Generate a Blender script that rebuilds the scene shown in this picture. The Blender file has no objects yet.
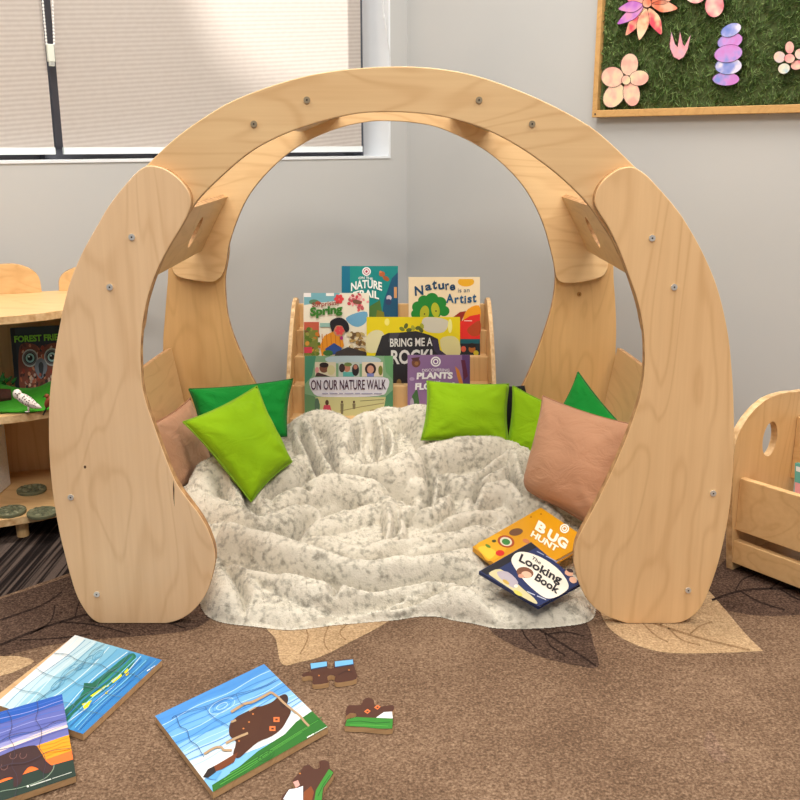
import bpy, bmesh, math, random
import numpy as np
from mathutils import Vector, Matrix

# ---------------------------------------------------------------- camera, world, light
FPX, PITCH, ZF, ZR = 960.0, math.radians(15.04), 1.65, 2.51
HC = ZF * math.tan(math.atan(224.0 / FPX) + PITCH)
CAM = Vector((0, 0, HC))
sc = bpy.context.scene
COL = sc.collection
cd = bpy.data.cameras.new('camera')
cam = bpy.data.objects.new('camera', cd); COL.objects.link(cam)
cam.location = CAM; cam.rotation_euler = (math.pi / 2 - PITCH, 0, 0)
cd.sensor_width = 36; cd.sensor_fit = 'HORIZONTAL'; cd.lens = 36 * FPX / 800
cd.clip_start = 0.05
sc.camera = cam
sc.view_settings.view_transform = 'Standard'
sc.view_settings.look = 'None'
sc.view_settings.exposure = 0.0
sc.view_settings.gamma = 1.0
sc.view_settings.use_curve_mapping = False

w = bpy.data.worlds.new('world'); sc.world = w; w.use_nodes = True
bg = w.node_tree.nodes['Background']
bg.inputs[0].default_value = (0.93, 0.96, 1.0, 1); bg.inputs[1].default_value = 0.30

def area(name, loc, target, size, power, col):
    l = bpy.data.lights.new(name, 'AREA'); l.shape = 'RECTANGLE'
    l.size, l.size_y = size; l.energy = power; l.color = col
    o = bpy.data.objects.new(name, l); COL.objects.link(o); o.location = loc
    o.rotation_euler = (Vector(target) - Vector(loc)).to_track_quat('-Z', 'Y').to_euler()
    return o
area('ceiling_lamp', (-1.1, 1.3, 2.7), (-1.1, 1.3, 0), (0.6, 1.2), 30, (1, 0.93, 0.84))
area('ceiling_lamp', (1.25, 1.2, 2.7), (1.25, 1.2, 0), (0.6, 1.2), 30, (1, 0.93, 0.84))
area('ceiling_lamp', (0.1, 1.95, 2.7), (0.1, 1.95, 0), (1.2, 0.5), 40, (1, 0.95, 0.88))
area('ceiling_lamp', (0.1, -0.7, 2.7), (0.1, -0.7, 0), (1.2, 0.6), 70, (1, 0.93, 0.84))
sun = bpy.data.lights.new('sun', 'SUN'); sun.energy = 8.5; sun.angle = math.radians(3); sun.color = (1, 0.97, 0.92)
so = bpy.data.objects.new('sun', sun); COL.objects.link(so); so.location = (-2, 5, 4)
so.rotation_euler = Vector((0.35, -0.62, -0.70)).to_track_quat('-Z', 'Y').to_euler()

# ---------------------------------------------------------------- projection helpers
def ray(px, py):
    dx, dy = (px - 400) / FPX, (400 - py) / FPX
    c, s = math.cos(PITCH), math.sin(PITCH)
    return Vector((dx, c + dy * s, -s + dy * c))
class Plane:
    def __init__(self, p, n): self.p = Vector(p); self.n = Vector(n).normalized()
    def hit(self, px, py, off=0.0):
        d = ray(px, py); p = self.p + self.n * off
        return CAM + d * ((p - CAM).dot(self.n) / d.dot(self.n))
def YP(y): return Plane((0, y, 0), (0, -1, 0))
def ZP(z): return Plane((0, 0, z), (0, 0, 1))
def atY(px, py, y): return YP(y).hit(px, py)
def atZ(px, py, z): return ZP(z).hit(px, py)

# ---------------------------------------------------------------- object helpers
def tag(o, label=None, cat=None, group=None, kind=None):
    if label: o['label'] = label
    if cat: o['category'] = cat
    if group: o['group'] = group
    if kind: o['kind'] = kind
    return o
def thing(name, label, cat, loc=(0, 0, 0), group=None):
    o = bpy.data.objects.new(name, None); COL.objects.link(o); o.location = loc
    o.empty_display_size = 0.05
    return tag(o, label, cat, group)
def wloc(o):
    v = Vector((0, 0, 0))
    while o is not None: v = v + o.location; o = o.parent
    return v
class MB:
    """collects polygons (world coordinates) into one mesh"""
    def __init__(self): self.v = []; self.f = []; self.m = []; self.mats = []; self.uv = None
    def mi(self, mat):
        if mat not in self.mats: self.mats.append(mat)
        return self.mats.index(mat)
    def add(self, verts, faces, mat):
        b = len(self.v); k = self.mi(mat)
        self.v += [tuple(q) for q in verts]
        for f in faces: self.f.append([b + i for i in f]); self.m.append(k)
    def poly(self, verts, mat): self.add(verts, [list(range(len(verts)))], mat)
    def prism(self, bottom, up, mat, side=None):
        n = len(bottom); up = Vector(up)
        vs = [Vector(q) for q in bottom]; vs = vs + [q + up for q in vs]
        self.add(vs, [list(range(n))[::-1], list(range(n, 2 * n))], mat)
        self.add(vs, [[i, (i + 1) % n, n + (i + 1) % n, n + i] for i in range(n)], side or mat)
    def box(self, c, ax, ay, az, mat):
        c, ax, ay, az = Vector(c), Vector(ax), Vector(ay), Vector(az)
        b = [c - ax - ay - az, c + ax - ay - az, c + ax + ay - az, c - ax + ay - az]
        self.prism(b, az * 2, mat)
    def tube(self, pts, r, mat, n=8, cap=True):
        pts = [Vector(p) for p in pts]; vs = []
        rs = r if isinstance(r, (list, tuple)) else [r] * len(pts)
        for i, p in enumerate(pts):
            t = (pts[min(i + 1, len(pts) - 1)] - pts[max(i - 1, 0)]).normalized()
            a = t.cross(Vector((0.13, 0.31, 0.94))); a = a if a.length > 1e-3 else t.cross(Vector((1, 0, 0)))
            a.normalize(); b = t.cross(a)
            for k in range(n):
                q = 2 * math.pi * k / n
                vs.append(p + (a * math.cos(q) + b * math.sin(q)) * rs[i])
        fs = [[i * n + k, i * n + (k + 1) % n, (i + 1) * n + (k + 1) % n, (i + 1) * n + k]
              for i in range(len(pts) - 1) for k in range(n)]
        if cap: fs += [list(range(n))[::-1], [(len(pts) - 1) * n + k for k in range(n)]]
        self.add(vs, fs, mat)
    def ellipsoid(self, c, ax, ay, az, mat, n=20, m=12):
        c, ax, ay, az = Vector(c), Vector(ax), Vector(ay), Vector(az); vs = []
        for i in range(m + 1):
            t = math.pi * i / m
            for k in range(n):
                p = 2 * math.pi * k / n
                vs.append(c + ax * (math.sin(t) * math.cos(p)) + ay * (math.sin(t) * math.sin(p)) + az * math.cos(t))
        self.add(vs, [[i * n + k, (i + 1) * n + k, (i + 1) * n + (k + 1) % n, i * n + (k + 1) % n]
                      for i in range(m) for k in range(n)], mat)
    def build(self, name, parent=None, smooth=False, merge=True, recalc=True, bevel=0):
        o_ = wloc(parent)
        me = bpy.data.meshes.new(name)
        me.from_pydata([tuple(Vector(q) - o_) for q in self.v], [], self.f)
        for m in self.mats: me.materials.append(m)
        for i, p in enumerate(me.polygons): p.material_index = self.m[i]
        bm = bmesh.new(); bm.from_mesh(me)
        if merge: bmesh.ops.remove_doubles(bm, verts=bm.verts, dist=1e-6)
        if recalc: bmesh.ops.recalc_face_normals(bm, faces=bm.faces)
        if bevel:
            es = [e for e in bm.edges if len(e.link_faces) == 2 and e.calc_face_angle(0) > 0.7]
            bmesh.ops.bevel(bm, geom=es, offset=bevel, segments=2, affect='EDGES', profile=0.5, clamp_overlap=True)
        bm.to_mesh(me); bm.free()
        if smooth:
            for p in me.polygons: p.use_smooth = True
        o = bpy.data.objects.new(name, me); COL.objects.link(o)
        if parent is not None: o.parent = parent
        return o
def spline(pts, k=6, closed=True):
    P = [Vector(p) for p in pts]; n = len(P); out = []
    for i in range(n if closed else n - 1):
        p0, p1 = P[(i - 1) % n] if closed or i > 0 else P[0], P[i]
        p2 = P[(i + 1) % n]; p3 = P[(i + 2) % n] if closed or i + 2 < n else P[n - 1]
        for j in range(k):
            t = j / k
            out.append(0.5 * ((2 * p1) + (p2 - p0) * t + (2 * p0 - 5 * p1 + 4 * p2 - p3) * t * t + (3 * p1 - p0 - 3 * p2 + p3) * t ** 3))
    if not closed: out.append(P[-1])
    return out
def sp2(pts, k=6, closed=True): return [(v.x, v.y) for v in spline([(a, b, 0) for a, b in pts], k, closed)]
def ell(cx, cy, rx, ry, rot=0, n=20, a0=0, a1=360):
    r = math.radians(rot); out = []
    full = abs(a1 - a0) >= 360
    for i in range(n if full else n + 1):
        a = math.radians(a0 + (a1 - a0) * i / n)
        x, y = rx * math.cos(a), ry * math.sin(a)
        out.append((cx + x * math.cos(r) - y * math.sin(r), cy + x * math.sin(r) + y * math.cos(r)))
    return out

# ---------------------------------------------------------------- materials
def lin(c):
    c = c / 255
    return c / 12.92 if c <= 0.04045 else ((c + 0.055) / 1.055) ** 2.4
def rgb(h):
    if isinstance(h, str): h = h.lstrip('#'); h = tuple(int(h[i:i + 2], 16) for i in (0, 2, 4))
    return (lin(h[0]), lin(h[1]), lin(h[2]), 1)
_mc = {}
def mat(h, rough=0.6, metal=0, spec=0.4):
    key = (h, rough, metal, spec)
    if key in _mc: return _mc[key]
    m = bpy.data.materials.new('paint_%s' % (h if isinstance(h, str) else '%d_%d_%d' % h)); m.use_nodes = True
    b = m.node_tree.nodes['Principled BSDF']
    b.inputs['Base Color'].default_value = rgb(h); b.inputs['Roughness'].default_value = rough
    b.inputs['Metallic'].default_value = metal; b.inputs['Specular IOR Level'].default_value = spec
    _mc[key] = m
    return m
class NT:
    def __init__(self, name):
        self.m = bpy.data.materials.new(name); self.m.use_nodes = True
        self.t = self.m.node_tree; self.b = self.t.nodes['Principled BSDF']
    def n(self, typ, **kw):
        x = self.t.nodes.new(typ)
        for k, v in kw.items():
            if k in x.inputs: x.inputs[k].default_value = v
            else: setattr(x, k, v)
        return x
    def l(self, a, b): self.t.links.new(a, b)
    def coord(self, out='Object', scale=(1, 1, 1), rot=(0, 0, 0), loc=(0, 0, 0)):
        c = self.n('ShaderNodeTexCoord'); mp = self.n('ShaderNodeMapping')
        mp.inputs['Scale'].default_value = scale; mp.inputs['Rotation'].default_value = rot; mp.inputs['Location'].default_value = loc
        self.l(c.outputs[out], mp.inputs['Vector']); return mp.outputs[0]
    def noise(self, vec, scale, detail=2, rough=0.5, dist=0):
        x = self.n('ShaderNodeTexNoise'); x.inputs['Scale'].default_value = scale; x.inputs['Detail'].default_value = detail
        x.inputs['Roughness'].default_value = rough; x.inputs['Distortion'].default_value = dist
        if vec is not None: self.l(vec, x.inputs['Vector'])
        return x.outputs[0]
    def math(self, op, a, b=None):
        x = self.n('ShaderNodeMath', operation=op)
        for i, q in enumerate((a, b)):
            if q is None: continue
            if isinstance(q, (int, float)): x.inputs[i].default_value = q
            else: self.l(q, x.inputs[i])
        return x.outputs[0]
    def ramp(self, fac, stops):
        r = self.n('ShaderNodeValToRGB'); e = r.color_ramp.elements
        while len(e) < len(stops): e.new(0.5)
        for i, (p, c) in enumerate(stops): e[i].position = p; e[i].color = rgb(c)
        self.l(fac, r.inputs[0]); return r.outputs[0]
    def mix(self, fac, a, b, mode='MIX'):
        x = self.n('ShaderNodeMix', data_type='RGBA', blend_type=mode)
        for s, q in ((x.inputs[0], fac), (x.inputs[6], a), (x.inputs[7], b)):
            if isinstance(q, (int, float)): s.default_value = q
            elif isinstance(q, (str, tuple)): s.default_value = rgb(q)
            else: self.l(q, s)
        return x.outputs[2]
    def bump(self, h, strength=0.3, dist=0.002):
        x = self.n('ShaderNodeBump'); x.inputs['Strength'].default_value = strength; x.inputs['Distance'].default_value = dist
        self.l(h, x.inputs['Height']); self.l(x.outputs[0], self.b.inputs['Normal'])
    def base(self, c):
        if isinstance(c, (str, tuple)): self.b.inputs['Base Color'].default_value = rgb(c)
        else: self.l(c, self.b.inputs['Base Color'])
    def rough(self, r, spec=0.4): self.b.inputs['Roughness'].default_value = r; self.b.inputs['Specular IOR Level'].default_value = spec

def wood(name, light, dark, axis='Z', seed=0.0, k=1.0, lines=15):
    t = NT(name)
    lo, hi = 3.2 * k, 0.75 * k
    s = {'Z': (lo, lo, hi), 'X': (hi, lo, lo), 'Y': (lo, hi, lo)}[axis]
    v = t.coord(scale=s, loc=(seed * 3.1, seed * 1.7, seed * 2.3))
    fig = t.noise(v, 1.7, 2.5, 0.5, 0.4)
    sn = t.math('SINE', t.math('MULTIPLY', fig, lines * 6.283))
    line = t.math('POWER', t.math('ADD', t.math('MULTIPLY', sn, 0.5), 0.5), 7.0)
    s2 = {'Z': (90, 90, 3), 'X': (3, 90, 90), 'Y': (90, 3, 90)}[axis]
    v2 = t.coord(scale=s2, loc=(seed, seed, seed))
    st = t.noise(v2, 1.0, 3, 0.6)
    v3 = t.coord(scale=(4, 4, 4), loc=(seed, 0, seed)); big = t.noise(v3, 1, 2)
    fac = t.math('ADD', t.math('MULTIPLY', line, 0.17), t.math('MULTIPLY', st, 0.36))
    fac = t.math('ADD', fac, t.math('MULTIPLY', big, 0.30))
    t.base(t.ramp(fac, [(0.18, light), (0.85, dark)]))
    t.rough(0.42, 0.35); t.bump(st, 0.06, 0.001)
    return t.m
W_LEGL = wood('birch_ply_pale', (250, 214, 170), (216, 172, 122), 'Z', 1.3)
W_LEGR = wood('birch_ply_honey', (248, 208, 156), (212, 164, 110), 'Z', 4.1)
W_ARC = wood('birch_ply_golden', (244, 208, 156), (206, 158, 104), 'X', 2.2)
W_REAR = wood('birch_ply_bounce_tint', (228, 184, 126), (196, 148, 90), 'Z', 6.4)  # rear legs: warm interreflected light put into a darker, more orange wood tone
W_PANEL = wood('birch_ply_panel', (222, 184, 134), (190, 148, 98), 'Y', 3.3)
W_SHELF = wood('birch_ply_shelf', (230, 192, 138), (196, 150, 96), 'X', 7.7)
W_SHELFZ = wood('birch_ply_upright', (230, 192, 138), (196, 150, 96), 'Z', 9.1)
W_PUZ = wood('puzzle_wood', (214, 178, 134), (170, 130, 88), 'X', 5.2, 2)
def ply_edge():
    t = NT('ply_edge')
    v = t.coord(scale=(1, 1, 1)); st = t.noise(v, 60, 2)
    t.base(t.ramp(st, [(0.3, (206, 160, 110)), (0.7, (150, 106, 64))])); t.rough(0.55); return t.m
EDGE = ply_edge()
def ply_edge_light():
    t = NT('ply_edge_light')
    v = t.coord(); st = t.noise(v, 60, 2)
    t.base(t.ramp(st, [(0.3, (232, 200, 152)), (0.7, (190, 148, 100))])); t.rough(0.5); return t.m
EDGEL = ply_edge_light()
def wall_mat():
    t = NT('wall_paint'); v = t.coord(); n = t.noise(v, 320, 3); b = t.noise(v, 2.2, 2)
    t.base(t.ramp(b, [(0.3, (190, 191, 190)), (0.7, (195, 195, 193))])); t.rough(0.75, 0.25); t.bump(n, 0.12, 0.001); return t.m
WALL = wall_mat()
def carpet_mat():
    t = NT('carpet_tile_stripes')
    v = t.coord(rot=(0, 0, math.radians(-41))) ; v1 = t.coord(rot=(0, 0, math.radians(-41)), scale=(1, 0.02, 1))
    n = t.noise(v1, 120, 1, 0.5); f = t.noise(v, 420, 2)
    c = t.ramp(n, [(0.40, (40, 34, 33)), (0.48, (78, 68, 64)), (0.60, (120, 106, 98))])
    t.base(t.mix(0.5, c, t.ramp(f, [(0.3, (50, 44, 42)), (0.7, (150, 136, 128))]), 'OVERLAY')); t.rough(0.95, 0.1); t.bump(f, 0.7, 0.004); return t.m
def rug_mat(name, c0, c1, c2):
    t = NT(name); v = t.coord()
    f = t.noise(v, 230, 2, 0.7); g = t.noise(v, 90, 3, 0.6); b = t.noise(v, 5, 3, 0.6)
    k = t.math('ADD', t.math('MULTIPLY', f, 0.55), t.math('ADD', t.math('MULTIPLY', g, 0.25), t.math('MULTIPLY', b, 0.2)))
    t.base(t.ramp(k, [(0.36, c0), (0.5, c1), (0.64, c2)])); t.rough(0.97, 0.05); t.bump(f, 0.8, 0.004); return t.m
RUG = rug_mat('rug_brown', (80, 62, 49), (120, 96, 77), (164, 138, 114))
RUGT = rug_mat('rug_tan', (146, 120, 90), (186, 156, 120), (216, 187, 150))
RUGD = rug_mat('rug_dark', (46, 35, 30), (84, 66, 56), (124, 100, 86))
RUGV = rug_mat('rug_vein', (30, 24, 22), (50, 39, 35), (76, 60, 52))
RUGM = rug_mat('rug_tan_vein', (120, 94, 66), (150, 120, 88), (176, 146, 112))
def fabric(name, c, c2, rough=0.85, sheen=0.25, sc_=350, b=0.25):
    t = NT(name); v = t.coord(); n = t.noise(v, sc_, 2); g = t.noise(v, 9, 3)
    t.base(t.ramp(g, [(0.3, c), (0.7, c2)])); wn = t.noise(t.coord(scale=(1, 1, 1.6)), 16, 3, 0.55, 1.2); t.rough(rough, 0.2); t.bump(t.math('ADD', t.math('MULTIPLY', n, 0.06), wn), b * 1.6, 0.012)
    t.b.inputs['Sheen Weight'].default_value = sheen; return t.m
LIME = fabric('lime_cotton', (134, 178, 10), (142, 186, 14), sheen=0.05)
GREEN = fabric('green_cotton', (12, 128, 44), (18, 142, 52), sheen=0.05)
TAN = fabric('tan_cotton', (178, 132, 102), (186, 140, 109), sheen=0.1)
BLACK = fabric('black_cotton', (24, 23, 25), (34, 33, 36), sheen=0.05)
SEAMG = mat((124, 166, 14)); SEAMD = mat((10, 100, 34)); SEAMT = mat((165, 116, 84))
METAL = mat((222, 220, 214), 0.35, 0.5); DARK = mat((40, 36, 34), 0.5); WHITE = mat((238, 238, 236), 0.5)
PAGE = mat((232, 226, 212), 0.8)

# ---------------------------------------------------------------- flat printing on a surface
class Art:
    """printed shapes: pixel outlines carried onto the real surface plane"""
    def __init__(self, plane, gap=0.00003): self.pl = plane; self.mb = MB(); self.gap = gap; self.k = 1
    def poly(self, pts, c, rough=0.5, layer=None):
        self.k += 1; k = layer or self.k
        self.mb.poly([self.pl.hit(x, y, self.gap * k) for x, y in pts], c if not isinstance(c, (str, tuple)) else mat(c, rough))
    def line(self, pts, wd, c, rough=0.5):
        n = len(pts); L, R = [], []
        for i, (x, y) in enumerate(pts):
            x0, y0 = pts[max(i - 1, 0)]; x1, y1 = pts[min(i + 1, n - 1)]
            d = math.hypot(x1 - x0, y1 - y0) or 1; nx, ny = -(y1 - y0) / d * wd / 2, (x1 - x0) / d * wd / 2
            L.append((x + nx, y + ny)); R.append((x - nx, y - ny))
        self.k += 1
        vs = [self.pl.hit(x, y, self.gap * self.k) for x, y in L + R]
        self.mb.add(vs, [[i, i + 1, n + i + 1, n + i] for i in range(n - 1)], mat(c, rough) if isinstance(c, (str, tuple)) else c)
    def text(self, s, bl, br, tl, c, bold=0.0, bow=0.0):
        cu = bpy.data.curves.new('lettering', 'FONT'); cu.body = s; cu.offset = bold; cu.resolution_u = 3
        o = bpy.data.objects.new('lettering', cu); COL.objects.link(o)
        dg = bpy.context.evaluated_depsgraph_get(); dg.update()
        me = o.evaluated_get(dg).to_mesh()
        vs = [v.co.copy() for v in me.vertices]; fs = [list(p.vertices) for p in me.polygons]
        o.evaluated_get(dg).to_mesh_clear(); bpy.data.objects.remove(o); bpy.data.curves.remove(cu)
        if not vs: return
        x0, x1 = min(v.x for v in vs), max(v.x for v in vs); y0, y1 = min(v.y for v in vs), max(v.y for v in vs)
        self.k += 1; out = []
        for v in vs:
            a, b = (v.x - x0) / (x1 - x0), (v.y - y0) / (y1 - y0 or 1)
            b += bow * 4 * a * (1 - a)
            out.append(self.pl.hit(bl[0] + (br[0] - bl[0]) * a + (tl[0] - bl[0]) * b, bl[1] + (br[1] - bl[1]) * a + (tl[1] - bl[1]) * b, self.gap * self.k))
        self.mb.add(out, fs, mat(c) if isinstance(c, (str, tuple)) else c)
    def build(self, name, parent): return self.mb.build(name, parent, merge=False, recalc=False)
def rct(x0, y0, x1, y1): return [(x0, y0), (x1, y0), (x1, y1), (x0, y1)]
# ================================================================ ROOM
A = math.radians(49)
AW = Vector((math.sin(A), math.cos(A), 0)); NW = Vector((math.cos(A), -math.sin(A), 0))     # window wall: along, into the room
AR = Vector((-math.cos(A), math.sin(A), 0)); NR = Vector((-math.sin(A), -math.cos(A), 0))   # board wall
CORNER = atY(407, 142, 3.4); CORNER.z = 0
PW, PR = Plane(CORNER, NW), Plane(CORNER, NR)
FLOOR_Z = -0.004
UP = Vector((0, 0, 1))
def WW(s, h, d=0.0): return CORNER - AW * s + UP * h + NW * d          # s: metres from the corner, d: out from the wall
def WR(s, h, d=0.0): return CORNER - AR * s + UP * h + NR * d
def sW(p): return -(p - CORNER).dot(AW)
def sR(p): return -(p - CORNER).dot(AR)

m = MB()
m.prism([(-4.5, -2.5, FLOOR_Z - 0.1), (4.5, -2.5, FLOOR_Z - 0.1), (4.5, 3.9, FLOOR_Z - 0.1), (-4.5, 3.9, FLOOR_Z - 0.1)], (0, 0, 0.1), carpet_mat())
tag(m.build('floor'), kind='structure')
p = PW.hit(390, 157); S_R, H_SILL = sW(p), p.z
S_L, H_TOP, WT = S_R + 2.1, 2.15, 0.22
def wall_piece(mb, W, s0, s1, h0, h1, mt=None):
    b = [W(s0, h0), W(s1, h0), W(s1, h0, -WT), W(s0, h0, -WT)]
    mb.prism(b, UP * (h1 - h0), mt or WALL)
m = MB()
wall_piece(m, WW, -WT, S_R, FLOOR_Z, 2.6); wall_piece(m, WW, S_R, S_L, FLOOR_Z, H_SILL)
wall_piece(m, WW, S_R, S_L, H_TOP, 2.6); wall_piece(m, WW, S_L, 4.6, FLOOR_Z, 2.6)
tag(m.build('wall_left', merge=False), kind='structure')
m = MB(); wall_piece(m, WR, 0, 4.6, FLOOR_Z, 2.6)
tag(m.build('wall_right', merge=False), kind='structure')

# window: dark frame set deep in the white reveal
RD = 0.135
FRAME = mat((88, 90, 100), 0.45, 0.2); REVEAL = mat((232, 236, 240), 0.6)
win = thing('window_1', None, None, WW((S_R + S_L) / 2, H_SILL, -RD)); win['kind'] = 'structure'
m = MB()
def bar(mb, s0, s1, h0, h1, d0, d1, mt):
    mb.prism([WW(s0, h0, d0), WW(s1, h0, d0), WW(s1, h0, d1), WW(s0, h0, d1)], UP * (h1 - h0), mt)
S_FR = sW(Plane(WW(0, 0, -RD), NW).hit(361, 100))
S_M0 = sW(Plane(WW(0, 0, -RD), NW).hit(66, 140)); S_M1 = sW(Plane(WW(0, 0, -RD), NW).hit(53, 140))
H_F = Plane(WW(0, 0, -RD), NW).hit(150, 151).z
bar(m, S_FR - 0.01, S_FR + 0.078, H_SILL, H_TOP, -RD - 0.05, -RD, FRAME)
bar(m, S_FR, S_L, H_SILL, H_F, -RD - 0.05, -RD, FRAME)
bar(m, S_FR, S_L, H_TOP - 0.06, H_TOP, -RD - 0.05, -RD, FRAME)
bar(m, S_L - 0.08, S_L, H_SILL, H_TOP, -RD - 0.05, -RD, FRAME)
m.build('window_frame', win, merge=False)
m = MB(); bar(m, S_M0, S_M1, H_SILL, H_TOP, -RD - 0.05, -RD + 0.02, FRAME); m.build('mullion', win)
m = MB(); bar(m, S_M0 - 0.03, S_M1 + 0.04, H_SILL + 0.002, H_F + 0.006, -RD, -RD + 0.035, FRAME); m.build('mullion_bracket', win)
tg = NT('window_glass'); tra = tg.n('ShaderNodeBsdfTransparent'); glo = tg.n('ShaderNodeBsdfGlossy'); glo.inputs['Roughness'].default_value = 0.02
mxg = tg.n('ShaderNodeMixShader'); mxg.inputs[0].default_value = 0.07; tg.l(tra.outputs[0], mxg.inputs[1]); tg.l(glo.outputs[0], mxg.inputs[2])
tg.l(mxg.outputs[0], [q for q in tg.t.nodes if q.type == 'OUTPUT_MATERIAL'][0].inputs[0])
m = MB(); bar(m, S_FR, S_L, H_F, H_TOP, -RD - 0.03, -RD - 0.024, tg.m); m.build('glass_pane', win)
m = MB()
bar(m, S_R - 0.001, S_R + 0.006, H_SILL, H_TOP, -RD - 0.05, 0.002, REVEAL)
m.build('reveal', win)
m = MB(); bar(m, S_R, S_L, H_SILL - 0.004, H_SILL + 0.003, -RD - 0.05, 0.003, REVEAL); m.build('sill', win)

def blind_mat():
    t = NT('blind_weave'); v = t.coord('UV')
    wv = t.n('ShaderNodeTexWave'); wv.inputs['Scale'].default_value = 26; wv.inputs['Distortion'].default_value = 0.4
    wv.bands_direction = 'Y'; t.l(v, wv.inputs['Vector'])
    n = t.noise(v, 60, 2)
    c = t.ramp(t.math('ADD', t.math('MULTIPLY', wv.outputs[0], 0.55), t.math('MULTIPLY', n, 0.45)), [(0.2, (218, 206, 196)), (0.8, (234, 224, 215))])
    t.base(c); t.rough(0.85, 0.1)
    tr = t.n('ShaderNodeBsdfTranslucent'); t.l(c, tr.inputs['Color'])
    mx = t.n('ShaderNodeMixShader'); mx.inputs[0].default_value = 0.42
    t.l(t.b.outputs[0], mx.inputs[1]); t.l(tr.outputs[0], mx.inputs[2])
    out = [q for q in t.t.nodes if q.type == 'OUTPUT_MATERIAL'][0]; t.l(mx.outputs[0], out.inputs[0]); return t.m
BLIND = blind_mat(); BARW = mat((226, 232, 232), 0.5)
DB = -0.075
PB = Plane(WW(0, 0, DB), NW)
def blind(s0, s1, hb, label):
    root = thing('roller_blind', label, 'window blind', WW((s0 + s1) / 2, hb, DB), 'roller blinds in the window')
    nx, ny = 24, 14; me = bpy.data.meshes.new('blind_fabric'); vs, fs, uv = [], [], []
    o_ = root.location
    for j in range(ny + 1):
        for i in range(nx + 1):
            a, b = i / nx, j / ny
            vs.append(WW(s0 + (s1 - s0) * a, hb + (2.12 - hb) * b, DB + 0.0015 * math.sin(a * 9 + b * 2)) - o_)
    fs = [[j * (nx + 1) + i, j * (nx + 1) + i + 1, (j + 1) * (nx + 1) + i + 1, (j + 1) * (nx + 1) + i] for j in range(ny) for i in range(nx)]
    me.from_pydata(vs, [], fs); me.materials.append(BLIND); u = me.uv_layers.new(name='UVMap')
    for l in me.loops:
        i, j = l.vertex_index % (nx + 1), l.vertex_index // (nx + 1)
        u.data[l.index].uv = ((s1 - s0) * i / nx + 0.05 * j / ny, (2.12 - hb) * j / ny + 0.09 * (s1 - s0) * i / nx)
    for q in me.polygons: q.use_smooth = True
    o = bpy.data.objects.new('blind_fabric', me); COL.objects.link(o); o.parent = root
    m = MB(); bar(m, s0, s1, hb - 0.012, hb + 0.006, DB - 0.006, DB + 0.006, BARW); m.build('hem_bar', root)
    m = MB(); m.tube([WW(s0, 2.12, DB), WW(s1, 2.12, DB)], 0.018, BARW, 12); m.build('roller_tube', root)
    return root
hb = PB.hit(200, 149).z
b1 = blind(sW(PB.hit(361, 100)), sW(PB.hit(59, 100)), hb, 'wide beige woven roller blind over the window pane nearest the room corner')
b2 = blind(sW(PB.hit(50, 100)), S_L - 0.05, hb, 'beige woven roller blind left of the dark mullion, bead chain on its edge')
m = MB()
ca, cb = PB.hit(42.5, 0, 0.012), PB.hit(52.5, 0, 0.012); ta = PB.hit(46.5, 44, 0.012); tb = PB.hit(54, 44, 0.012)
for a, b in ((ca, ta), (cb, tb)):
    d = b - a
    top = a - d * ((2.1 - a.z) / (a.z - b.z))
    n = int((top - b).length / 0.0085)
    for i in range(n):
        q = b + (top - b) * (i / n)
        if q.z < 1.45: m.ellipsoid(q, (0.003, 0, 0), (0, 0.003, 0), (0, 0, 0.0042), WHITE, 6, 4)
    m.tube([b, top], 0.0011, WHITE, 5)
m.build('bead_chain', b2)
m = MB(); q = PB.hit(50.5, 53, 0.012)
m.box(q, AW * 0.009, NW * 0.006, UP * 0.022, mat((222, 226, 214), 0.35)); m.box(q - UP * 0.026, AW * 0.007, NW * 0.005, UP * 0.007, mat((170, 172, 168), 0.4))
m.build('chain_tensioner', b2, bevel=0.002)
m = MB(); cp = [PW.hit(x, y, 0.004) for x, y in ((383, -6), (384, 14), (386.5, 34), (389.5, 52), (390.5, 72), (391.5, 100))]
cp = [cp[0] + UP * 0.8] + cp
m.tube(spline(cp, 5, False), 0.0022, mat((222, 224, 226), 0.5), 6)
tag(m.build('wall_cord', smooth=True), 'thin white cord hanging down the wall between window reveal and corner', 'cord')

# unseen slab added outside, cut so sun reaches only the blinds' top right
SD = Vector((0.35, -0.62, -0.70)).normalized()
slab_pts = [PB.hit(x, y) - SD * 2.6 for x, y in ((-260, -420), (60, -420), (150, -120), (195, 0), (215, 45), (262, 82), (310, 96), (370, 104), (520, 120), (520, 420), (-260, 420))]
m = MB(); m.prism(slab_pts, -NW * 0.03, mat((188, 178, 166), 0.8)); tag(m.build('sun_block_slab'), kind='structure')
# ================================================================ RUG
RUGS = rug_mat('rug_stain', (78, 60, 50), (120, 96, 80), (166, 138, 118))
def zl(pts, z): return [atZ(x, y, z) for x, y in pts]
e0, e1 = atZ(0, 597, 0), atZ(70, 573, 0); ed = (e1 - e0).normalized(); en = Vector((ed.y, -ed.x, 0))
m = MB()
r0 = e0 - ed * 0.9; r1 = e0 + ed * ((0.03 - (e0 - CORNER).dot(NR)) / ed.dot(NR))
m.prism([Vector((q.x, q.y, FLOOR_Z)) for q in (r0, r0 - AR * 2.6, r1 - AR * 2.6, r1)], (0, 0, 0.004), RUG)
def leaf(pts, mt, z, k=6): m.poly(zl(sp2(pts, k), z), mt)
def vein(px, wd, mt, z=0.0007):
    a = Art(ZP(z), 0.0); a.line(sp2(px, 5, False), wd, mt); q = a.mb
    m.add(q.v, q.f, mt)
m.poly(zl(sp2([(0, 599), (40, 586), (90, 569)], 4, False) + sp2([(240, 575), (224, 604), (196, 628), (150, 635), (100, 639), (50, 645), (0, 657)], 4, False), 0.0004), RUGD)
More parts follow.
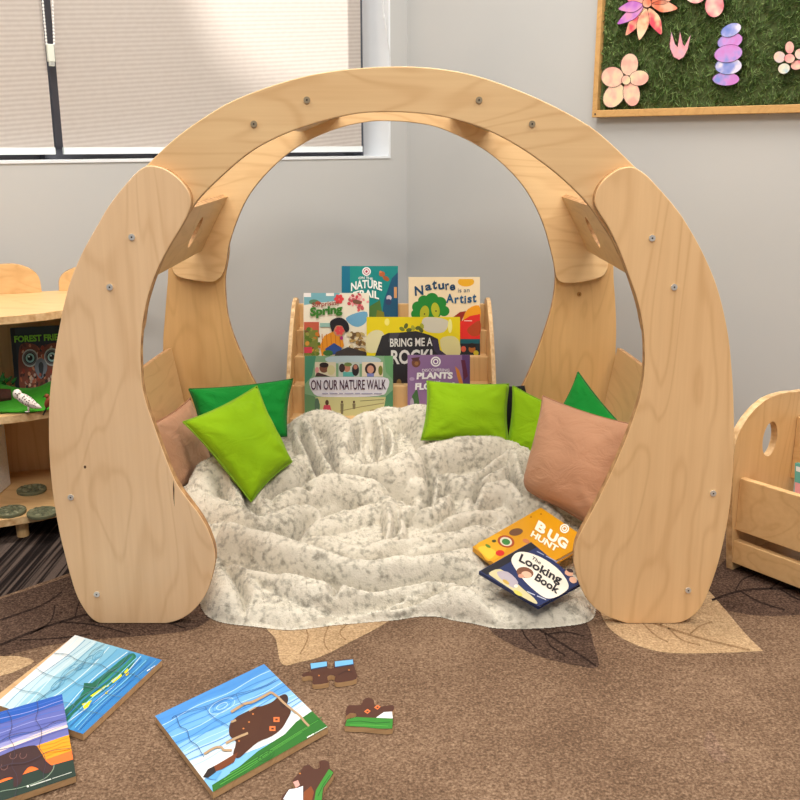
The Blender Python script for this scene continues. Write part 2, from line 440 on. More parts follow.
m.poly(zl([(-60, 640), (0, 656)] + sp2([(18, 656), (34, 661), (18, 670), (0, 676), (-60, 690)], 4, False), 0.0005), RUGT)
leaf([(270, 622), (276, 640), (282, 664), (300, 662), (322, 656), (352, 641), (384, 624), (400, 610), (340, 600)], RUGT, 0.0004)
leaf([(480, 610), (492, 632), (515, 646), (545, 658), (575, 665), (598, 667), (594, 645), (586, 622), (560, 600), (510, 600)], RUGD, 0.0004)
m.poly(zl(sp2([(596, 600), (606, 624), (622, 638), (645, 648), (672, 653), (715, 653), (763, 651)], 5, False) + sp2([(763, 651), (744, 632), (722, 606), (700, 585), (650, 570)], 5, False), 0.0005), RUGT)
m.poly(zl(sp2([(704, 596), (712, 604), (735, 612), (770, 616), (830, 612), (900, 600)], 4, False) + [(900, 540), (730, 555), (715, 570)], 0.0004), RUGD)
m.poly(zl(sp2([(716, 738), (711, 730), (706, 734), (704, 745), (712, 757), (724, 763), (730, 758), (722, 748)]), 0.0004), RUGS)
for v, wd in (([(0, 645), (60, 622), (150, 600), (230, 596)], 2.2), ([(30, 634), (50, 622), (55, 605)], 1.5), ([(60, 622), (95, 625), (130, 634)], 1.5), ([(75, 618), (80, 600), (90, 588)], 1.5),
              ([(0, 620), (40, 606), (62, 592)], 1.8), ([(100, 612), (150, 618), (185, 628)], 1.5), ([(20, 640), (60, 638), (90, 634)], 1.4)): vein(v, wd, RUGV)
for v, wd in (([(500, 608), (540, 630), (580, 655), (596, 666)], 2.0), ([(520, 618), (524, 634), (536, 648)], 1.5), ([(545, 633), (550, 645), (565, 655)], 1.4), ([(548, 634), (566, 632), (584, 636)], 1.5), ([(530, 624), (552, 618), (576, 622)], 1.4)): vein(v, wd, RUGV)
for v, wd in (([(610, 610), (650, 622), (700, 638), (750, 650)], 2.0), ([(640, 620), (655, 635), (668, 642)], 1.5), ([(668, 628), (682, 640), (700, 645)], 1.5), ([(690, 634), (700, 626), (712, 622)], 1.5), ([(660, 625), (672, 618), (690, 612)], 1.4)): vein(v, wd, RUGM)
for v, wd in (([(300, 618), (308, 636), (300, 654)], 1.4), ([(330, 622), (324, 640), (328, 650)], 1.3), ([(352, 620), (340, 632), (346, 640)], 1.2)): vein(v, wd, RUGM)
for v, wd in (([(712, 600), (745, 590), (800, 588), (860, 585)], 2.2), ([(740, 591), (760, 602), (785, 610)], 1.6), ([(770, 589), (785, 578), (805, 574)], 1.6), ([(735, 592), (742, 580), (756, 574)], 1.5), ([(780, 589), (800, 600), (825, 606)], 1.5)): vein(v, wd, RUGV)
tag(m.build('rug', merge=False, recalc=False), 'large brown rug with tan and dark leaf shapes under the wooden arch', 'rug')

# ================================================================ ARCH
arch = thing('reading_arch', 'large birch plywood arch nook framing the furry blanket and pillows', 'play arch', (atY(391, 142, (ZF + ZR) / 2).x, (ZF + ZR) / 2, 0))
def plate(px, Y, th, face, edge, closed_k=5, name='leg_panel', bevel=0.0016, extra=None, smooth_pts=True):
    pts = sp2(px, closed_k) if smooth_pts else px
    P = YP(Y); f = [P.hit(x, y) for x, y in pts]
    for q in f: q.z = max(q.z, 0.0012)
    mb = MB(); mb.prism(f, (0, th, 0), face, edge)
    o = mb.build(name, arch, bevel=0)
    bm = bmesh.new(); bm.from_mesh(o.data)
    es = [e for e in bm.edges if len(e.link_faces) == 2 and any(len(q.verts) > 8 for q in e.link_faces)]
    bmesh.ops.bevel(bm, geom=es, offset=bevel, segments=2, affect='EDGES', profile=0.5, clamp_overlap=True, material=0)
    bm.to_mesh(o.data); bm.free()
    if extra:
        b = MB(); extra(b)
    return o
legL = [(147.5, 166), (136, 173), (120, 191), (108, 207), (97.5, 225), (81, 255), (67.5, 290), (58.8, 330), (52.5, 368), (49, 405), (49, 450), (52.5, 492), (58.8, 530), (64, 552), (70, 575), (76, 594), (82, 606), (90, 617), (100, 623.2), (118, 624.2), (142, 624.3), (162, 624), (180, 619.5), (195, 609), (207, 592), (213.5, 570), (215, 553), (210, 535), (200, 516), (180, 489), (172, 474), (162.5, 450), (154, 426), (146, 403), (142, 385), (140.5, 362), (140.5, 345), (142.5, 322), (147.5, 297), (156, 272), (167.5, 249), (182.5, 224), (189.5, 209), (190.5, 197), (186, 187), (176, 176.5), (162.5, 168)]
legR = [(632.5, 167), (645, 174), (655, 184), (665, 195), (675, 207), (685, 221), (702.5, 252), (717.5, 288), (727.5, 330), (732, 370), (734, 410), (734, 450), (731.5, 492), (727, 525), (720, 557), (713, 580), (706, 598), (699, 610), (690, 618), (678, 623), (655, 624.2), (632, 624), (618, 620.5), (602, 613.5), (588, 600.5), (579, 583), (574.5, 563), (575.3, 547), (580, 534), (590, 515.5), (605, 486.5), (622.5, 448), (633, 420), (640, 398), (643.8, 378), (645, 354), (643.6, 330), (638.5, 303), (629, 275), (619.5, 250), (609, 228), (599.5, 213), (595, 203), (596, 193), (600.5, 184), (609, 175.5), (619.5, 169)]
pl = plate(legL, ZF, 0.02, W_LEGL, EDGE)
pr = plate(legR, ZF, 0.02, W_LEGR, EDGE, name='leg_panel')
outer = [(62, 335), (72, 292), (86, 258), (102, 229), (118, 201), (136, 177), (155, 157), (176, 137.5), (200, 120), (232, 101), (275, 84.5), (315, 74), (350, 69), (390, 66.5), (427, 67.5), (465, 73), (502, 84), (540, 99.5), (570, 114.5), (595, 130), (620, 152), (645, 178), (664, 203), (682, 231), (698, 262), (711, 296), (720, 335)]
inner = [(706, 345), (690, 350), (660, 343), (645, 335), (638, 306), (627, 272), (614, 243), (601, 222), (590, 206.5), (575, 190), (550, 168), (520, 147), (490, 131), (465, 122), (440, 116), (415, 112.8), (390, 111.8), (360, 113), (330, 119), (300, 128), (275, 138), (250, 152), (225, 172.5), (200, 197), (186, 217), (170, 243), (157, 272), (147, 303), (141, 333), (125, 345), (100, 350), (76, 346)]
arc = plate(outer + inner, ZF + 0.0205, 0.02, W_ARC, EDGE, name='arch_panel')
# rear frame: arch piece in front, legs behind it
rlegL = [(171, 250), (167.5, 283), (165, 315), (163, 345), (165, 385), (173, 425), (180, 450), (190, 462), (250, 463), (276, 457), (288, 440), (284, 420), (272, 405), (256, 385), (247, 367.5), (239, 350), (232, 332), (227.5, 315), (225.5, 297), (225, 277), (228.5, 245), (215, 225), (190, 225)]
rlegR = [(611, 250), (614, 283), (616, 315), (616, 345), (614, 385), (608, 425), (600, 450), (590, 462), (535, 463), (508, 457), (496, 440), (500, 420), (510, 405), (522.5, 386), (534, 360.5), (542.5, 337), (550, 314), (554, 295), (555.5, 275), (553, 245), (566, 225), (592, 225)]
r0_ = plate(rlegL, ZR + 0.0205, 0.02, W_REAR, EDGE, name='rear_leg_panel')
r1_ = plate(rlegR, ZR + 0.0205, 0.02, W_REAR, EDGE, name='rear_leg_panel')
def zoomed(pts, k):
    return [(391 + (x - 391) * k, 142 + (y - 142) * k) for x, y in pts]
rout = [(172, 264), (178, 245), (190, 215), (206, 190), (226, 166), (250, 142), (282, 120), (320, 104), (355, 96), (391, 93.5), (427, 96), (462, 104), (500, 120), (532, 142), (556, 166), (576, 190), (592, 215), (604, 245), (608, 264)]
rin = [(606.5, 271), (602, 276.5), (588, 281), (570, 283), (561, 282), (556.5, 277), (554, 263), (550, 246), (544, 225.5), (535, 205), (522.5, 185), (505, 166), (485, 150), (462, 137.3), (435, 126.5), (410, 122.3), (390, 121), (372, 121.3), (350, 125), (330, 131), (307.5, 141), (285, 156), (262.5, 177.5), (246, 200), (235, 225), (228.5, 246), (226, 263), (223, 273), (219, 278.5), (210.7, 282), (191.6, 280), (176, 275.3)]
rarc = plate(rout + rin, ZR, 0.02, W_ARC, EDGE, name='rear_arch_panel')

def bolt(px, py, Y, parent, mt=METAL, r=0.0055):
    c = atY(px, py, Y); mb = MB(); n = 14
    for (rr, d0, d1, mm) in ((r, 0.0, -0.003, mt), (r * 0.26, -0.0028, -0.0034, DARK)):
        mb.prism([(c.x + rr * math.cos(2 * math.pi * i / n), c.y + d0, c.z + rr * math.sin(2 * math.pi * i / n)) for i in range(n)], (0, d1 - d0, 0), mm)
    mb.build('bolt', parent)
for q in ((132, 237), (110, 287), (71, 497), (97, 594)): bolt(q[0], q[1], ZF, pl)
for q in ((652, 238), (674, 287), (713, 493), (688, 590)): bolt(q[0], q[1], ZF, pr)
BR_ = mat((176, 158, 130), 0.4, 0.6)
for q in ((254, 124), (307, 100), (479, 100), (532, 124)): bolt(q[0], q[1], ZF + 0.0205, arc, BR_)
bolt(579, 294, ZR + 0.0205, r1_, mat((178, 128, 70), 0.5, 0.5), 0.006)
m = MB(); P = YP(ZF - 0.0003)
m.poly([P.hit(x, y) for x, y in ((173.4, 480), (174.4, 489), (174.2, 498), (174.6, 507), (173.5, 499), (173, 489))], mat((84, 54, 34)))
m.build('wood_crack', pl, recalc=False)
m = MB(); P = YP(ZF - 0.0004)
m.poly([P.hit(x, y) for x, y in ell(85, 467, 1.2, 1.5)], mat((92, 62, 38))); m.build('wood_knot', pl, recalc=False)

# cross panels joining front and rear frame
Y0, Y1 = ZF + 0.0405, ZR
def cross_panel(cpx, upx, half, hole=((0.17, 0, .030, .040), (-0.17, 0, .030, .040)), name='cross_panel', flip=1, arched=0.0, wd=None):
    """centre and direction given on the front frame; a plate along depth with an oval hand hole"""
    c = atY(cpx[0], cpx[1], ZF + 0.02); u = atY(upx[0], upx[1], ZF + 0.02) - c
    u.y = 0; u.normalize(); n = Vector((u.z, 0, -u.x))
    T = 0.013; L = (Y1 - Y0) / 2; ym = (Y0 + Y1) / 2
    N = 28
    outl = []
    if arched:
        outl = [(L, half), (L, -half), (-L, -half), (-L, half)]
        top = [(-L + 2 * L * i / 10, half + arched * math.sin(math.pi * i / 10)) for i in range(1, 10)]
        outl = [(L, half), (L, -half), (-L, -half), (-L, half)] + top
    else: outl = [(L, half), (L, -half), (-L, -half), (-L, half)]
    bm = bmesh.new(); o_ = wloc(arch)
    def P3(a, b, k): return Vector((c.x, ym, c.z)) + Vector((0, 1, 0)) * a + u * b + n * (k * T / 2) - o_
    oe = [bm.verts.new(P3(a, b, 1)) for a, b in outl]; es = [bm.edges.new((oe[i], oe[(i + 1) % len(oe)])) for i in range(len(oe))]
    for ha, hb_, rl, rw in hole:
        he = [bm.verts.new(P3(ha + rl * math.cos(2 * math.pi * i / N), hb_ + rw * math.sin(2 * math.pi * i / N), 1)) for i in range(N)]
        es += [bm.edges.new((he[i], he[(i + 1) % N])) for i in range(N)]
    bmesh.ops.triangle_fill(bm, edges=es, use_beauty=True)
    fs = list(bm.faces); r = bmesh.ops.extrude_face_region(bm, geom=fs)
    bmesh.ops.translate(bm, verts=[v for v in r['geom'] if isinstance(v, bmesh.types.BMVert)], vec=-n * T)
    bmesh.ops.recalc_face_normals(bm, faces=bm.faces)
    me = bpy.data.meshes.new(name); me.materials.append(W_PANEL); me.materials.append(EDGE)
    for f in bm.faces:
        if abs(f.normal.dot(n)) < 0.5: f.material_index = 1
    bm.to_mesh(me); bm.free()
    o = bpy.data.objects.new(name, me); COL.objects.link(o); o.parent = arch
    return o
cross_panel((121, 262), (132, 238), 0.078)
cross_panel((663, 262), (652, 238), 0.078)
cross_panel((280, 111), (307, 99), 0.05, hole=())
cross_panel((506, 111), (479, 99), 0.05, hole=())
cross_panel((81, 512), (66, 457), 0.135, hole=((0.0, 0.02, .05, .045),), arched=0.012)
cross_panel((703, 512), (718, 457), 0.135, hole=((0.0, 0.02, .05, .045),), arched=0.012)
# ================================================================ FURRY BLANKET
_pr = np.random.RandomState(7)
_perm = _pr.rand(256, 256)
def vnoise(x, y):
    xi, yi = np.floor(x).astype(int), np.floor(y).astype(int); fx, fy = x - xi, y - yi
    fx, fy = fx * fx * (3 - 2 * fx), fy * fy * (3 - 2 * fy)
    g = lambda a, b: _perm[a & 255, b & 255]
    return (g(xi, yi) * (1 - fx) + g(xi + 1, yi) * fx) * (1 - fy) + (g(xi, yi + 1) * (1 - fx) + g(xi + 1, yi + 1) * fx) * fy
def base_h(y): return 0.030 + 0.105 * np.clip((y - 1.78) / 0.75, 0, 1) ** 1.15
def on_base(px, py, extra=0.0):
    z = 0.05
    for _ in range(12):
        q = atZ(px, py, z); z = float(base_h(q.y)) + extra
    return q
NX, NY = 620, 490
X0, X1, YA, YB = -0.66, 0.60, 1.575, 2.575
gx, gy = np.meshgrid(np.linspace(X0, X1, NX), np.linspace(YA, YB, NY))
wx = gx + 0.007 * (vnoise(gx * 14, gy * 14) - 0.5) * 2; wy = gy + 0.007 * (vnoise(gx * 14 + 40, gy * 14 + 9) - 0.5) * 2
def seg_dist(P):
    """distance to a polyline in plan, and the fraction along it"""
    best = np.full(gx.shape, 9.0); fr = np.zeros(gx.shape); n = len(P) - 1
    for i in range(n):
        a, b = P[i], P[i + 1]; dx, dy = b[0] - a[0], b[1] - a[1]; L2 = dx * dx + dy * dy + 1e-12
        t = np.clip(((wx - a[0]) * dx + (wy - a[1]) * dy) / L2, 0, 1)
        d = np.hypot(wx - a[0] - t * dx, wy - a[1] - t * dy)
        k = d < best; best = np.where(k, d, best); fr = np.where(k, (i + t) / n, fr)
    return best, fr
# outline of the blanket on the rug (plan)
front = [(212, 560), (203, 590), (204, 606), (216, 616), (235, 621), (262, 624), (290, 626), (318, 625), (345, 621), (372, 618), (400, 616), (420, 613), (440, 613), (462, 620), (490, 626), (525, 627), (560, 624), (582, 621), (595, 614), (600, 600)]
fr_pts = [atZ(x, y - 3, 0.012) for x, y in front]
outl = [(-0.64, 2.53), (-0.62, 2.2), (-0.57, 1.95), (-0.42, 1.83)] + [(q.x, q.y) for q in fr_pts] + [(0.42, 1.80), (0.56, 1.95), (0.58, 2.2), (0.58, 2.53)]
outl = sp2(outl, 3)
def inside_dist(P):
    d, _ = seg_dist(P + [P[0]]); c = np.zeros(gx.shape, bool); n = len(P)
    for i in range(n):
        (ax, ay), (bx, by) = P[i], P[(i + 1) % n]
        k = ((ay > wy) != (by > wy)) & (wx < (bx - ax) * (wy - ay) / (by - ay + 1e-12) + ax)
        c ^= k
    return np.where(c, d, -d)
bd = inside_dist(outl)
H = base_h(gy)
# ridges: pixel polyline, height, half width
RIDGES = [
 ([(206, 527), (225, 530), (262, 544), (300, 558), (335, 568), (375, 573), (420, 568), (470, 552)], .036, .040),
 ([(203, 596), (225, 606), (262, 613), (300, 614), (340, 606), (380, 602), (425, 592)], .030, .045),
 ([(425, 594), (452, 592), (470, 603), (495, 613), (535, 615), (575, 611), (592, 606)], .030, .040),
 ([(205, 565), (222, 585), (236, 600)], .020, .034),
 ([(240, 560), (270, 573), (300, 584), (325, 590), (352, 585), (395, 580), (430, 576)], .022, .032),
 ([(232, 550), (236, 572), (248, 590)], .014, .026),
 ([(195, 490), (210, 477), (232, 474), (246, 484), (250, 502)], .052, .050),
 ([(200, 500), (225, 512), (255, 522), (280, 522), (305, 508)], .034, .040),
 ([(300, 422), (308, 440), (318, 462), (332, 480)], .044, .032),
 ([(296, 424), (315, 419), (335, 424), (346, 440), (350, 460)], .036, .038),
 ([(268, 492), (285, 478), (302, 466), (318, 466)], .036, .034),
 ([(272, 505), (300, 494), (328, 486), (352, 486), (372, 492)], .030, .030),
 ([(345, 452), (352, 430), (372, 424), (384, 440), (380, 462)], .036, .032),
 ([(376, 424), (395, 412), (412, 412), (428, 426), (436, 440)], .040, .050),
 ([(340, 470), (372, 477), (405, 470), (440, 458), (475, 450), (505, 444)], .046, .040),
 ([(425, 430), (450, 441), (478, 444), (505, 440), (522, 444)], .036, .030),
 ([(400, 482), (425, 486), (442, 494), (440, 508), (424, 514), (410, 510)], .026, .026),
 ([(440, 478), (470, 484), (492, 478), (510, 462), (522, 452)], .034, .036),
 ([(512, 462), (514, 478), (524, 492), (540, 505), (552, 514)], .034, .026),
 ([(470, 505), (492, 494), (512, 492), (534, 505)], .028, .030),
 ([(384, 500), (392, 515), (396, 532), (388, 545)], .024, .026),
 ([(300, 530), (335, 522), (368, 514), (395, 508)], .018, .026),
 ([(318, 540), (350, 552), (390, 548), (432, 534), (470, 520), (500, 512)], .024, .030),
 ([(400, 560), (435, 548), (468, 536), (490, 530)], .018, .026),
 ([(440, 575), (468, 568), (490, 575)], .016, .030),
]
CREASES = [
 ([(221, 547), (249, 559), (271, 566), (304, 573), (334, 578), (367, 580), (400, 578), (430, 573)], .040, .034),
 ([(207, 526), (235, 529), (260, 536), (290, 545), (323, 555), (345, 559), (372, 556), (400, 551)], .030, .030),
 ([(258, 533), (290, 529), (306, 521), (315, 511)], .034, .028),
 ([(236, 604), (262, 600), (290, 604), (317, 602), (345, 595), (372, 590), (404, 585)], .030, .032),
 ([(334, 589), (341, 582), (372, 580)], .020, .022),
 ([(221, 549), (238, 571), (246, 596)], .022, .026),
 ([(238, 555), (260, 565), (280, 574)], .018, .022),
 ([(380, 553.6), (413, 552), (435, 547), (471, 541)], .022, .026),
 ([(396, 541), (429, 530), (462, 523), (495, 514)], .028, .028),
 ([(386, 577), (413, 575.6), (449, 570), (476, 569)], .022, .026),
 ([(400, 517), (416, 511), (435, 508)], .026, .022),
 ([(380, 591), (407, 588), (435, 580), (455, 580)], .020, .026),
 ([(418, 612), (424, 600), (440, 592)], .018, .022),
 ([(238, 478), (246, 494), (254, 511), (260, 522)], .034, .026),
 ([(298, 431), (309, 450), (317.5, 467), (323, 481)], .042, .026),
 ([(323, 440), (334, 464), (342, 481)], .034, .024),
 ([(260, 502), (276, 490), (295, 487.6), (317, 482)], .030, .026),
 ([(282, 494), (296, 491), (310, 492)], .020, .018),
 ([(353, 430), (357, 444), (352, 456)], .030, .022),
 ([(370, 431), (375, 446), (375, 462)], .026, .018),
 ([(383.5, 431), (387, 444), (385, 458)], .026, .018),
 ([(334, 472), (356, 481), (383, 485), (405, 487.6)], .028, .028),
 ([(304, 500), (323, 499), (345, 494), (358, 497)], .034, .026),
 ([(330, 508), (345, 506), (362, 500)], .028, .020),
 ([(380, 464), (402, 459), (427, 453), (471, 448), (498, 442)], .034, .028),
 ([(424, 434), (435, 441), (454, 441), (471, 444)], .026, .022),
 ([(407, 467), (427, 472), (432, 486), (421, 500), (410, 502)], .028, .022),
 ([(421, 504), (438, 501), (445, 489), (444, 480)], .034, .022),
 ([(449, 470), (471, 481), (479, 484), (501, 472), (507, 462)], .024, .024),
 ([(475, 502), (480, 490), (490, 486)], .026, .022),
 ([(509, 464), (512, 481), (528, 500)], .026, .022),
 ([(484, 508), (506, 505), (528, 511)], .026, .022),
 ([(385, 487), (405, 488), (411, 496)], .020, .018),
 ([(395, 512), (398, 524), (392, 536)], .022, .018),
]
acc = np.zeros(gx.shape)
for P, a, wd in RIDGES:
    pts = [on_base(x, y, a * 0.8) for x, y in P]; pts = sp2([(q.x, q.y) for q in pts], 4, False)
    d, t = seg_dist(pts)
    prof = 1.7 * a * np.clip(1 - (d / (wd * 1.05)) ** 2, 0, 1) ** 0.6 * (0.55 + 0.45 * np.sin(np.pi * np.clip(t, 0.0, 1)) ** 0.6)
    acc = acc + prof ** 5
H = H + acc ** (1 / 5)
dip = np.zeros(gx.shape)
for P, a, wd in CREASES:
    pts = [on_base(x, y, 0.025) for x, y in P]; pts = sp2([(q.x, q.y) for q in pts], 4, False)
    d, t = seg_dist(pts)
    q = np.clip(1 - d / wd, 0, 1)
    en = np.sin(np.pi * np.clip(t, 0.04, 0.96)) ** 0.4
    dip = np.maximum(dip, (1.3 * a * (0.35 * q + 0.65 * q ** 2.2) + 1.1 * a * np.exp(-(d / 0.008) ** 2)) * en)
H = H - dip
H = H + 0.008 * (vnoise(gx * 11 + 3, gy * 13) - 0.5) + 0.003 * (vnoise(gx * 26, gy * 30 + 7) - 0.5)
H = H + 0.0016 * (vnoise(gx * 150, gy * 150) - 0.5) + 0.0012 * (vnoise(gx * 290 + 5, gy * 290) - 0.5)
ed_ = np.clip(bd / 0.055, 0, 1)
H = np.maximum(H, 0.006) * np.sqrt(np.clip(1 - (1 - ed_) ** 2, 0, 1))
# the two picture books press the pile flat
BKP = Plane(atZ(530, 558, 0.066), (-0.03, -0.12, 1))
# blanket height limited under the books
def press(corners, plane, depth):
    global H
    P = [plane.hit(x, y) for x, y in corners]; P2 = [(q.x, q.y) for q in P]
    d = inside_dist_raw(P2); k = np.clip((d + 0.03) / 0.03, 0, 1)
    n = plane.n; hp = plane.p.z - ((gx - plane.p.x) * n.x + (gy - plane.p.y) * n.y) / n.z - depth
    H = np.where(k > 0, np.minimum(H, hp * k + np.maximum(H, hp) * (1 - k)), H)
def inside_dist_raw(P):
    global wx, wy
    sx, sy = wx, wy; wx, wy = gx, gy
    r = inside_dist(P); wx, wy = sx, sy
    return r
BUG = [(473, 546.5), (541, 507.5), (590, 541), (518, 581)]
LOOK = [(479.5, 571), (531, 542), (581, 583), (539, 606)]
BUGP = Plane(atZ(533, 545, 0.083), (-0.02, -0.10, 1)); LOOKP = Plane(atZ(531, 575, 0.080), (0.02, -0.27, 1))
press(BUG, BUGP, 0.016); press(LOOK, LOOKP, 0.012)
def blanket_h(x, y):
    i = int(round((x - X0) / (X1 - X0) * (NX - 1))); j = int(round((y - YA) / (YB - YA) * (NY - 1)))
    return float(H[min(max(j, 0), NY - 1), min(max(i, 0), NX - 1)])
def blanket_mat():
    t = NT('minky_fur'); v = t.coord('Object')
    f = t.noise(v, 78, 2, 0.5); g = t.noise(v, 13, 2); h = t.noise(v, 300, 2)
    k = t.math('ADD', t.math('MULTIPLY', f, 0.62), t.math('ADD', t.math('MULTIPLY', g, 0.28), t.math('MULTIPLY', h, 0.10)))
    t.base(t.ramp(k, [(0.31, (146, 140, 127)), (0.41, (182, 176, 161)), (0.50, (217, 210, 194)), (0.7, (226, 219, 204))]))
    t.rough(0.95, 0.1); t.b.inputs['Sheen Weight'].default_value = 0.3; t.bump(h, 0.5, 0.004); return t.m
# ================================================================ PILLOWS
PILLOW_PTS = []
def pillow(label, c, thick, mt, seam, group, seed=0, loose=1.0, rnd=0.0):
    """c: corner points top-left, top-right, bottom-right, bottom-left"""
    rs = np.random.RandomState(seed); ph = rs.rand(8) * 6.3
    c = [Vector(q) for q in c]; N = 30; ctr = sum(c, Vector()) / 4
    nrm = ((c[1] - c[0]) + (c[2] - c[3])).cross((c[3] - c[0]) + (c[2] - c[1])).normalized()
    if nrm.y > 0: nrm = -nrm
    low = min(q.z for q in c)
    root = thing('pillow', label, 'pillow', (ctr.x, ctr.y, low), group)
    mb = MB(); N1 = N + 1
    for side in (1, -1):
        vs = []
        for j in range(N1):
            for i in range(N1):
                u_, v_ = -1 + 2 * i / N, -1 + 2 * j / N
                uu = u_ * (1 - 0.07 * (1 - v_ * v_)); vv = v_ * (1 - 0.07 * (1 - u_ * u_))
                if v_ > 0: k_ = 1 - rnd * (u_ * u_ * v_ * v_) ** 2.5; uu *= k_; vv *= k_
                a, b = (uu + 1) / 2, (vv + 1) / 2
                p = c[0] * ((1 - a) * (1 - b)) + c[1] * (a * (1 - b)) + c[2] * (a * b) + c[3] * ((1 - a) * b)
                k = max(0.0, (1 - u_ * u_) * (1 - v_ * v_)) ** 0.42
                wr = 0.05 * loose * math.sin(3.1 * u_ + 2.3 * v_ + ph[0]) + 0.035 * loose * math.sin(7 * u_ - 4 * v_ + ph[1]) + 0.03 * loose * math.sin(9 * v_ + 5 * u_ * v_ + ph[2])
                cr = 0.0
                for (su, sv, q) in ((-1, -1, 3), (1, -1, 4), (-1, 1, 5), (1, 1, 6)):
                    du, dv = u_ - su, v_ - sv; r = math.hypot(du, dv); an = math.atan2(dv, du)
                    cr += 0.07 * loose * math.exp(-((r - 0.5) / 0.32) ** 2) * math.sin(an * 11 + ph[q])
                h = thick * (k + (wr + cr) * k)
                vs.append(p + nrm * (side * h))
        fs = [[j * N1 + i, j * N1 + i + 1, (j + 1) * N1 + i + 1, (j + 1) * N1 + i] for j in range(N) for i in range(N)]
        mb.add(vs, fs, mt); PILLOW_PTS.extend(vs)
    mb.build('pillow_cover', root, smooth=True)
    pts = []
    for (s0, s1) in (((-1, -1), (1, -1)), ((1, -1), (1, 1)), ((1, 1), (-1, 1)), ((-1, 1), (-1, -1))):
        for i in range(14):
            t = i / 14; u_, v_ = s0[0] + (s1[0] - s0[0]) * t, s0[1] + (s1[1] - s0[1]) * t
            uu = u_ * (1 - 0.07 * (1 - v_ * v_)); vv = v_ * (1 - 0.07 * (1 - u_ * u_))
            if v_ > 0: k_ = 1 - rnd * (u_ * u_ * v_ * v_) ** 2.5; uu *= k_; vv *= k_
            a, b = (uu + 1) / 2, (vv + 1) / 2
            pts.append(c[0] * ((1 - a) * (1 - b)) + c[1] * (a * (1 - b)) + c[2] * (a * b) + c[3] * ((1 - a) * b))
    mb = MB(); mb.tube(pts + [pts[0]], 0.0022, seam, 6); mb.build('seam', root, smooth=True)
    return root
G = 'loose pillows in the arch'
pillow('dark green pillow behind the lime one on the left side of the arch', [atY(189, 389, 2.40), atY(293, 379, 2.44), atY(287, 436, 2.36), atY(203, 452, 2.33)], .045, GREEN, SEAMD, G, 1)
pillow('tan pillow squeezed behind the left front leg of the arch', [atY(150, 425, 2.04), atY(190, 398, 2.37), atY(213, 473, 2.33), atY(165, 498, 2.02)], .032, TAN, SEAMT, G, 2)
pillow('lime green pillow tilted onto one corner on the left of the blanket', [atY(183, 422, 2.12), atY(257, 386, 2.25), atY(292, 462, 2.16), atY(251, 502, 2.05)], .048, LIME, SEAMG, G, 3)
pillow('black pillow nearly hidden behind the two lime pillows on the right', [atY(490, 384, 2.50), atY(524, 386, 2.50), atY(540, 440, 2.47), atY(480, 440, 2.47)], .014, BLACK, DARK, G, 4)
pillow('lime green pillow lying upright in front of the purple book', [atY(427, 381, 2.43), atY(509, 384, 2.45), atY(509, 446, 2.36), atY(421, 440, 2.34)], .042, LIME, SEAMG, G, 5)
pillow('lime green pillow half hidden behind the large tan pillow on the right', [atY(513, 386, 2.42), atY(585, 418, 2.40), atY(575, 470, 2.33), atY(505, 454, 2.36)], .028, LIME, SEAMG, G, 6)
pillow('dark green pillow with one corner pointing up behind the right tan pillow', [atY(578, 372, 2.34), atY(624, 428, 2.22), atY(590, 470, 2.20), atY(557, 415, 2.32)], .032, GREEN, SEAMD, G, 7)
pillow('large tan pillow leaning against the right front leg of the arch', [atY(543, 396, 2.17), atY(642, 426, 2.00), atY(604, 536, 1.92), atY(519, 489, 2.04)], .06, TAN, SEAMT, G, 8, 0.6, 0.12)

# the blanket gives way under the pillows
for q in PILLOW_PTS:
    i_ = int(round((q.x - X0) / (X1 - X0) * (NX - 1))); j_ = int(round((q.y - YA) / (YB - YA) * (NY - 1)))
    if 0 <= i_ < NX and 0 <= j_ < NY and q.z < 0.35:
        sl = (slice(max(0, j_ - 5), j_ + 6), slice(max(0, i_ - 5), i_ + 6)); H[sl] = np.minimum(H[sl], max(q.z - 0.002, 0.004))
keep = bd > -0.004
idx = -np.ones(gx.shape, int); idx[keep] = np.arange(keep.sum())
bx0, by0 = -0.02, 2.05
vs = np.stack([gx[keep] - bx0, gy[keep] - by0, np.maximum(H[keep], 0.0015)], 1)
a_, b_, c_, d_ = idx[:-1, :-1], idx[:-1, 1:], idx[1:, 1:], idx[1:, :-1]
ok = (a_ >= 0) & (b_ >= 0) & (c_ >= 0) & (d_ >= 0)
fs = np.stack([a_[ok], b_[ok], c_[ok], d_[ok]], 1)
me = bpy.data.meshes.new('furry_blanket'); me.from_pydata(vs.tolist(), [], fs.tolist())
BMAT = blanket_mat(); me.materials.append(BMAT)
u = me.uv_layers.new(name='UVMap'); li = np.zeros(len(me.loops), int); me.loops.foreach_get('vertex_index', li)
uvs = np.stack([vs[li, 0] + 0.7, vs[li, 1] + 0.7 + vs[li, 2] * 0.9], 1).astype(np.float32); u.data.foreach_set('uv', uvs.ravel())
me.polygons.foreach_set('use_smooth', [True] * len(me.polygons))
blanket = bpy.data.objects.new('furry_blanket', me); COL.objects.link(blanket); blanket.location = (bx0, by0, 0)
tag(blanket, 'cream furry blanket with grey speckles crumpled inside the arch', 'blanket')
bpy.context.view_layer.objects.active = blanket
blanket.modifiers.new('pile', 'PARTICLE_SYSTEM'); ps = blanket.particle_systems[0].settings
ps.type = 'HAIR'; ps.count = 80000; ps.hair_length = 0.003; ps.hair_step = 2; ps.render_step = 2
ps.root_radius = 0.8; ps.tip_radius = 0.3; ps.radius_scale = 0.0011; ps.material = 1; ps.distribution = 'RAND'; ps.use_modifier_stack = False
